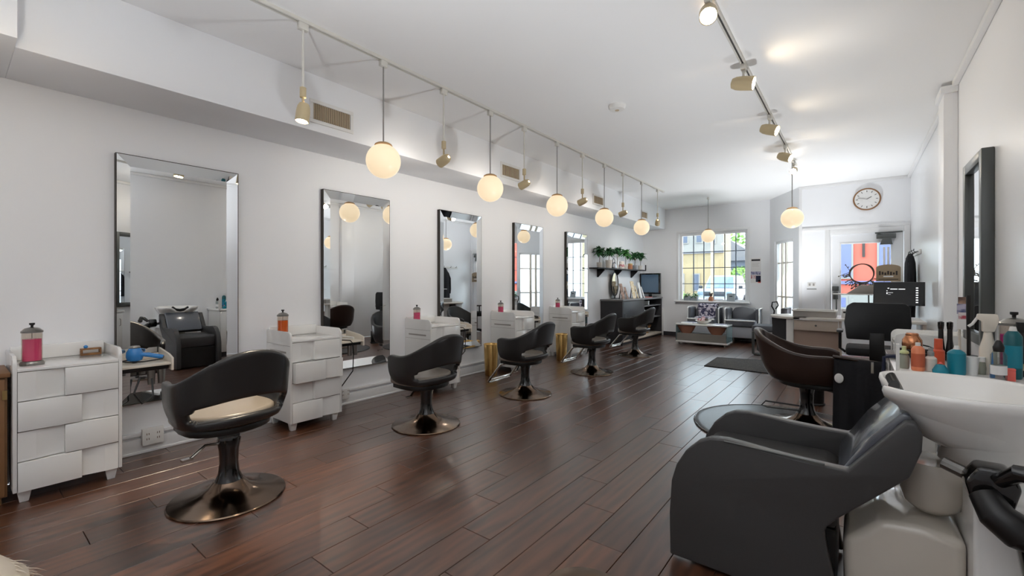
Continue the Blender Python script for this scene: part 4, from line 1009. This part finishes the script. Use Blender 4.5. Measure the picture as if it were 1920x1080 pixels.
t = thing('tool_tray_black', 'black rubber tray holding hot tools on the counter', 'tray', (.20, 3.44, zc)); m = MB(); m.box(0, .25, 0, .22, 0, .008); m.build('bottom', 'black_plastic', t)
m = MB(); m.box(0, .25, 0, .01, .0085, .03); m.box(0, .25, .21, .22, .0085, .03); m.box(0, .01, .01, .21, .0085, .03); m.box(.24, .25, .01, .21, .0085, .03); m.build('rim', 'black_plastic', t)
for i, (x, lb) in enumerate(((.385, 'left upright black curling iron in the counter tray'), (.422, 'right upright black curling iron in the counter tray'))):
    t = thing('curling_iron', lb, 'curling iron', (x, 3.52, zc + .0085), 0, 'upright curling irons')
    MB().lathe([(.020, 0), (.021, .02), (.012, .10), (.011, .16)], n=16).build('handle', 'black_plastic', t); MB().lathe([(.012, .1605), (.014, .18), (.014, .20), (.004, .205)], n=16).build('barrel', 'black_gloss', t)
dryer((.262, 3.52, zc + .035), .9, 'rose_gold', 'rose gold hair dryer lying in the counter tray', 'rose_gold')
t = thing('navy_towel', 'navy towel hanging over the counter edge under the rose gold dryer', 'towel', (.15, 3.34, zc))
MB().tube([(.06, .0, .012), (.02, .0, .014), (-.022, .0, .004), (-.024, .0, -.08), (-.024, .0, -.16)], .03, 10, rs=[.010, .011, .009, .010, .012]).build('fold', 'navy', t); o = box(-.012, .06, .02, .10, .0008, .012).build('flap', 'navy', t, bevel=.004)
t = thing('swatch_stand', 'black pole with hanging photo swatches on the counter before the framed mirror', 'display stand', (.52, 3.68, zc))
MB().cone((0, 0, .012), (0, 0, .36), .009, .009, 10).build('pole', 'black_plastic', t); MB().lathe([(.04, 0), (.038, .011)], n=20).build('base', 'black_plastic', t)
for i, (z, mt) in enumerate(((.16, 'paper_white'), (.20, 'paper_red'), (.25, 'paper_blue'), (.29, 'paper_skin'))): box(-.05 + .006 * (i % 2), -.012, -.012 + .003 * i, -.010 + .003 * i, z, z + .06).build('swatch', mt, t)
MB().cone((-.035, .02, .0), (-.035, .02, .20), .007, .006, 8).build('cream_rod', 'cream', t)
t = thing('cosmetic_box', 'flat dark box with white lid at the back of the counter', 'box', (.43, 3.16, zc)); box(0, .10, 0, .08, 0, .03).build('box_body', 'teal_dark', t, bevel=.003); box(-.003, .103, -.003, .083, .0305, .042).build('lid', 'white_plain', t, bevel=.004)

# ------------------------------------------------------------------ shampoo station in the foreground
YN, YF = 1.98, 2.53
t = thing('shampoo_chair', 'large black shampoo lounge chair in the right foreground', 'chair', (-.25, (YN + YF) / 2, 0))
side = [(-.652, .018), (-.655, .20), (-.646, .345), (-.625, .42), (-.585, .49), (-.535, .54), (-.487, .565), (-.425, .572), (-.34, .566), (-.253, .557), (-.14, .551), (-.023, .549),
        (.065, .665), (.134, .752), (.158, .752), (.175, .72), (.172, .66), (.141, .565), (.051, .472), (-.053, .366), (-.085, .325), (-.092, .30), (-.085, .25), (-.070, .17), (-.045, .018)]
sp = [(x + .25, z) for x, z in side]
hw = (YF - YN) / 2
for a, b in ((-hw, -hw + .055), (hw - .055, hw)): MB().prism(sp, a, b, 'y').build('side_panel', 'black_vinyl', t, bevel=.008, seg=3, sharp=50)
cu = [(-.06 + .25, .50), (-.02 + .25, .50), (.06 + .25, .615), (.155 + .25, .72), (.150 + .25, .765), (.128 + .25, .770), (.04 + .25, .668)]
MB().prism(cu, -hw + .058, hw - .058, 'y').build('back_cushion', 'grey_pad', t, bevel=.014, seg=3, sharp=50)
MB().prism([(-.58 + .25, .30), (-.06 + .25, .30), (-.06 + .25, .44), (-.10 + .25, .46), (-.54 + .25, .46), (-.58 + .25, .44)], -hw + .058, hw - .058, 'y').build('seat_cushion', 'black_vinyl', t, bevel=.012, sharp=50)
box(-.33, .19, -hw + .0555, hw - .0555, .02, .299).build('base_box', 'black_plastic', t)
MB().prism([(.0 + .25, .47), (.05 + .25, .474), (.17 + .25, .66), (.165 + .25, .71), (.158 + .25, .72), (.063 + .25, .61)], -hw + .058, hw - .058, 'y').build('back_shell', 'black_vinyl', t)
MB().tube([(-.18, -hw - .001, .566), (.16, -hw - .001, .556)], .004, 6).build('piping', 'pewter', t)
t = thing('wash_unit_base', 'glossy cream pedestal behind the shampoo chair', 'pedestal', (.15, 2.26, 0))
MB().prism([(-.185, 0), (.14, 0), (.14, .365), (.02, .378), (-.08, .37), (-.19, .26)], -.20, .22, 'y').build('plinth', 'unit_cream', t, bevel=.03, seg=4, sharp=50)
MB().lathe([(.02, .386), (.055, .390), (.080, .415), (.092, .46), (.096, .55), (.090, .572), (.03, .575)], (.070, -.03, 0), 40).build('drain_housing', 'unit_cream', t, sharp=60)
box(.142, .49, -.27, .25, 0, .54).build('pedestal_box', 'white_lacquer', t, bevel=.012, seg=3)
t = thing('shampoo_bowl', 'white ceramic shampoo bowl above the black lounge chair', 'basin', (.287, 2.235, .588))
t.scale = (.79, .86, 1.0)
n = 72; R = []
def ring(sx, sy, cx, z, notch=1.0, tilt=.0):
    out = []
    for i in range(n):
        a = 2 * PI * i / n; c, s = math.cos(a), math.sin(a); e = .78
        x = sx * math.copysign(abs(c) ** e, c); y = sy * math.copysign(abs(s) ** e, s)
        dd = math.atan2(math.sin(a - PI), math.cos(a - PI)); g = math.exp(-(dd / .30) ** 2) * notch
        out.append((cx + x + .10 * g, y, z - .055 * g + tilt * x))
    return out
R = [ring(.05, .05, .06, .0, 0), ring(.13, .13, .06, .005, 0), ring(.15, .17, .078, .055, 0), ring(.215, .24, .042, .15, .2), ring(.295, .302, .0, .225, .9), ring(.305, .310, .0, .248, 1), ring(.302, .307, .0, .262, 1), ring(.292, .297, .0, .264, 1),
     ring(.280, .286, .0, .252, 1), ring(.25, .26, .012, .19, .5), ring(.20, .215, .03, .10, .1), ring(.13, .14, .05, .055, 0), ring(.03, .03, .06, .045, 0)]
vs = [p for r in R for p in r]; fs = []
for k in range(len(R) - 1):
    for i in range(n): fs.append((k * n + i, k * n + (i + 1) % n, (k + 1) * n + (i + 1) % n, (k + 1) * n + i))
fs += [tuple(range(n)), tuple(range((len(R) - 1) * n, len(R) * n))]
MB().add(vs, fs).build('basin', 'ceramic', t, sharp=70)
MB().tube([(-.225, -.12, .255), (-.205, -.07, .222), (-.20, 0, .212), (-.205, .07, .222), (-.225, .12, .255)], .022, 12).build('neck_rest', 'black_plastic', t)
MB().cone((.06, 0, .046), (.06, 0, .050), .028, .028, 18).build('drain', 'chrome', t)
t = thing('bowl_bracket', 'black tilting bracket and lever under the shampoo bowl', 'bracket', (.33, 1.95, .42))
MB().prism([(-.055, .14), (.03, .12), (.05, .20), (.03, .25), (-.04, .25), (-.07, .20)], -.05, .035, 'y').build('clamp', 'black_gloss', t, bevel=.012, seg=3)
MB().tube([(-.03, -.05, .17), (-.01, -.09, .13), (.03, -.10, .10), (.07, -.09, .08)], .04, 14, rs=[.035, .045, .05, .04]).build('knuckle', 'black_plastic', t)
MB().tube([(.0, -.06, .22), (.03, -.10, .265), (.08, -.12, .27), (.15, -.12, .22)], .02, 12, rs=[.018, .024, .026, .03]).build('lever', 'black_gloss', t)
MB().cone((.075, -.08, .10), (.085, -.06, -.12), .055, .028, 22).build('drain_cone', 'black_gloss', t)
MB().tube([(-.10, .10, .20), (-.03, .06, .18), (.02, .02, .16)], .02, 10).build('hinge_arm', 'steel', t)
# low disc at the bottom edge and pouf at the lower left corner
t = thing('base_plate', 'round dark metal base plate on the floor at the bottom edge', 'base plate', (-.83, 1.52, 0))
MB().lathe([(.175, .0006), (.18, .004), (.176, .010), (.13, .016), (.02, .022)], n=48).build('disc', 'base_metal', t); MB().lathe([(.022, .0222), (.018, .035)], n=18).build('boss', 'black_plastic', t)
t = thing('fluffy_pouf', 'cream fluffy pouf peeking in at the lower left corner', 'pouf', (-2.10, .0, 0))
MB().lathe([(.12, 0), (.17, .03), (.19, .15), (.17, .30), (.11, .37), (.03, .39)], n=32).build('body', 'fur', t)
R3 = random.Random(9); m = MB()
for i in range(1500):
    a = R3.uniform(0, 2 * PI); v = R3.uniform(.03, .99); z = .39 * v; r = .19 * math.sqrt(max(0, 1 - (max(0, v - .4) / .62) ** 2))
    p = Vector((r * math.cos(a), r * math.sin(a), z)); d = Vector((math.cos(a) * .45 + R3.uniform(-.2, .2), math.sin(a) * .45 + R3.uniform(-.2, .2), -.7 + R3.uniform(-.2, .3))).normalized()
    l = R3.uniform(.04, .08); s = Vector((-math.sin(a), math.cos(a), 0)) * .003
    q = p + Vector((math.cos(a), math.sin(a), .3)) * .012
    m.add([p - s, p + s, q + d * l * .6 + s * .7, q + d * l * .6 - s * .7, q + d * l], [(0, 1, 2, 3), (3, 2, 4)])
o = m.build('fur_strands', 'fur', t); o['kind'] = 'stuff'
t = thing('wooden_cabinet', 'tan wooden cabinet at the left edge beside the nearest dresser', 'cabinet', (XL, -.40, 0))
box(.001, .36, 0, .62, .04, .70).build('body', 'wood_tan', t, bevel=.003); box(.001, .38, -.01, .63, .7005, .725).build('top', 'wood_tan', t, bevel=.003)
d = box(.3605, .378, .01, .61, .05, .69).build('door', 'wood_tan', t, bevel=.003); box(.365, .385, .60, .618, .58, .63).build('hinge', 'brass', d); box(.02, .34, .02, .60, 0, .0395).build('plinth', 'wood_tan', t)

# ------------------------------------------------------------------ window sill items
for i, (x, lb) in enumerate(((-3.0, 'grey window box with a leafy green plant at the left of the sill'), (-2.84, 'second grey box planter on the sill with green sprigs'))):
    t = thing('sill_planter', lb, 'planter', (x, YW - .05, wz0 + .0005), 0, 'planters on the sill')
    box(-.07, .07, -.04, .04, 0, .10).build('box_body', 'planter', t, bevel=.004); leafy(t, (0, 0, .12), 26, .10, 'leaf', seed=20 + i, up=.4)
t = thing('sill_figure', 'small tan figurine by the centre of the window sill', 'figurine', (-2.50, YW - .055, wz0 + .0005))
MB().lathe([(.045, 0), (.055, .04), (.04, .09), (.02, .10)]).build('body', 'pot_terracotta', t); MB().sphere((0, 0, .135), .036, 16, 10).build('head', 'wicker_dark', t)
for s in (-1, 1): MB().sphere((s * .03, 0, .165), .014, 10, 6).build('ear', 'wicker_dark', t)
t = thing('sill_sign', 'small grey easel card at the right of the window sill', 'sign', (-2.10, YW - .06, wz0 + .0005))
MB().hexa([(-.08, -.02, 0), (.08, -.02, 0), (.08, -.012, 0), (-.08, -.012, 0), (-.08, .02, .17), (.08, .02, .17), (.08, .028, .17), (-.08, .028, .17)]).build('card', 'planter', t)
box(-.03, .03, -.006, -.001, .10, .115).build('print', 'screen_dark', t)
MB().prism([(.03, 0), (.036, 0), (.028, .12), (.022, .12)], -.01, .01, 'x').build('easel_leg', 'planter', t) if False else None

# ------------------------------------------------------------------ outside
struct(box(-60, 40, YW + .13, 90, -.30, -.20).build('ground', 'asphalt'), 'grey street outside')
struct(box(-60, 40, YW + .13, 13.5, -.20, -.12).build('sidewalk', 'pavement'), 'pale pavement outside the window')
def building(name, label, x0, x1, y0, d, zt, wall, parts, wins, winmat='b_window'):
    t = thing(name, label, 'building', ((x0 + x1) / 2, y0, -.2)); w = (x1 - x0) / 2
    box(-w, w, 0, d, 0, zt + .2).build('wall', wall, t)
    for a, b, z0, z1, mt, o_ in parts: box(a - t.location.x, b - t.location.x, -o_, -.001, z0 + .2, z1 + .2).build('facade_panel', mt, t)
    for a, b, z0, z1 in wins:
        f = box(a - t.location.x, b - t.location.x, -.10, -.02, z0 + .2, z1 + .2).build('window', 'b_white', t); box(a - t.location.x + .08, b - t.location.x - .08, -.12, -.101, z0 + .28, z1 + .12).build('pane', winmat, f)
    return t
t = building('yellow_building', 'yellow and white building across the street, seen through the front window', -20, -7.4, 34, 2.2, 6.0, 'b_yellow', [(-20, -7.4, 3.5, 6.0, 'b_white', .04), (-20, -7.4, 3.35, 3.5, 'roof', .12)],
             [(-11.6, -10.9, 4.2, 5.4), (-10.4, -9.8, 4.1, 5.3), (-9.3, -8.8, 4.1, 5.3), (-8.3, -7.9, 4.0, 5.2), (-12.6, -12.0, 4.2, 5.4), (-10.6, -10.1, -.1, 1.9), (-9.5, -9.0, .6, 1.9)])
t = thing('hopper_downpipe', 'dark downpipe with a hopper on the yellow building', 'downpipe', (-11.45, 33.7, -.2)); MB().cone((0, 0, 0), (0, 0, 3.0), .14, .14, 10).build('pipe', 'roof', t); MB().cone((0, 0, 3.0), (0, 0, 3.5), .15, .5, 10).build('hopper', 'roof', t)  # rainwater pipe on the facade, carries no lamp
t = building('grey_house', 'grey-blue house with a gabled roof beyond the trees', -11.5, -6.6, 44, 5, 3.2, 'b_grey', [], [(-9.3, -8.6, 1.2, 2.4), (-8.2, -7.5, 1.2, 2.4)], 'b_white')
MB().prism([(-2.8, 3.401), (2.8, 3.401), (0, 5.3)], -.3, 5.2, 'y').build('roof', 'roof', t)
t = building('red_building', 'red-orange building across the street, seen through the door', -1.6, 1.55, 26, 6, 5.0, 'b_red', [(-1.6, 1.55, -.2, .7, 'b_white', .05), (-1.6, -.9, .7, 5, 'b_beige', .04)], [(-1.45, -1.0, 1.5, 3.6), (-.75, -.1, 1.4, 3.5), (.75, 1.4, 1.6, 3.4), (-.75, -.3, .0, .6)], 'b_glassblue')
box(.25, .35, -.10, -.001, 2.6, 5.2).build('downpipe', 'sign_dark', t); box(-1.0, 1.5, -.14, -.001, 1.35, 1.5).build('ledge', 'b_glassblue', t)
building('beige_building', 'beige building beside the red one, seen through the right of the door pane', 1.6, 6, 25.5, 6, 5, 'b_beige', [(1.6, 6, 4.6, 4.8, 'b_white', .06)], [(2.0, 2.6, 1.4, 3.0), (3.0, 3.6, 1.4, 3.0)], 'b_beige')
# parked car
t = thing('parked_car', 'white car parked across the street, seen through the front window', 'car', (-6.25, 26.5, -.2))
sec = [(-.93, .35), (-.95, .62), (-.93, .95), (-.86, 1.08), (.86, 1.08), (.93, .95), (.95, .62), (.93, .35)]
MB().prism(sec, 0, 4.4, 'y').build('body', 'car_white', t, bevel=.06)
MB().hexa([(-.86, 1.1, 1.08), (.86, 1.1, 1.08), (.86, 4.3, 1.08), (-.86, 4.3, 1.08), (-.68, 1.75, 1.85), (.68, 1.75, 1.85), (.68, 4.0, 1.85), (-.68, 4.0, 1.85)]).build('cabin', 'car_white', t, bevel=.05)
MB().hexa([(-.75, 1.11, 1.13), (.75, 1.11, 1.13), (.75, 1.16, 1.13), (-.75, 1.16, 1.13), (-.62, 1.66, 1.77), (.62, 1.66, 1.77), (.62, 1.74, 1.77), (-.62, 1.74, 1.77)]).build('windscreen', 'car_glass', t)
box(-.55, .55, -.03, .02, .66, .92).build('grille', 'car_dark', t, bevel=.02); box(-.85, .85, -.06, .02, .36, .56).build('bumper', 'car_white', t, bevel=.03); box(-.45, .45, -.07, -.061, .40, .52).build('air_intake', 'car_dark', t)
for s in (-1, 1):
    box(s * .75 - .14, s * .75 + .14, -.03, .02, .72, .92).build('headlamp', 'car_glass', t, bevel=.02)
    box(s * 1.08 - .10, s * 1.08 + .10, 1.25, 1.4, 1.08, 1.25).build('wing_mirror', 'car_dark', t, bevel=.03)
    for y in (.85, 3.5): MB().cone((s * .78, y, .34), (s * .97, y, .34), .34, .34, 24).build('wheel', 'tyre', t)
t = thing('sign_post', 'slim tan post standing outside the front window', 'post', (-3.03, 12.6, -.12)); MB().cone((0, 0, 0), (0, 0, 3.4), .04, .035, 12).build('pole', 'pole_tan', t); MB().cone((0, 0, 0), (0, 0, .03), .09, .08, 16).build('base_plate', 'pole_tan', t)
def tree(x, y, h, r, label, mt='tree_green', seed=1):
    t = thing('street_tree', label, 'tree', (x, y, -.2), 0, 'trees across the street'); R = random.Random(seed)
    MB().tube([(0, 0, 0), (.05, 0, h * .4), (0, .05, h * .8)], .12, 8, rs=[.16, .12, .05]).build('trunk', 'stem', t)
    m = MB()
    for i in range(420):
        a = R.uniform(0, 2 * PI); b = math.acos(R.uniform(-1, 1)); q = r * R.uniform(.55, 1)
        p = Vector((q * math.sin(b) * math.cos(a), q * math.sin(b) * math.sin(a), h * .75 + q * .9 * math.cos(b))); s = R.uniform(.14, .28) * r * .5
        u = Vector((R.uniform(-1, 1), R.uniform(-1, 1), R.uniform(-1, 1))).normalized() * s; v = u.orthogonal().normalized() * s * .7
        m.add([p - u, p + v, p + u, p - v], [(0, 1, 2, 3)])
    m.build('foliage', mt, t, smooth=False)
tree(-7.35, 39.5, 2.4, 1.1, 'green leafy tree right of the parked car', seed=3); tree(-9.9, 52, 6.4, 2.2, 'taller pale tree behind the grey house', seed=4)
tree(-7.75, 24.5, .7, .6, 'low hedge bush left of the parked car', seed=6)
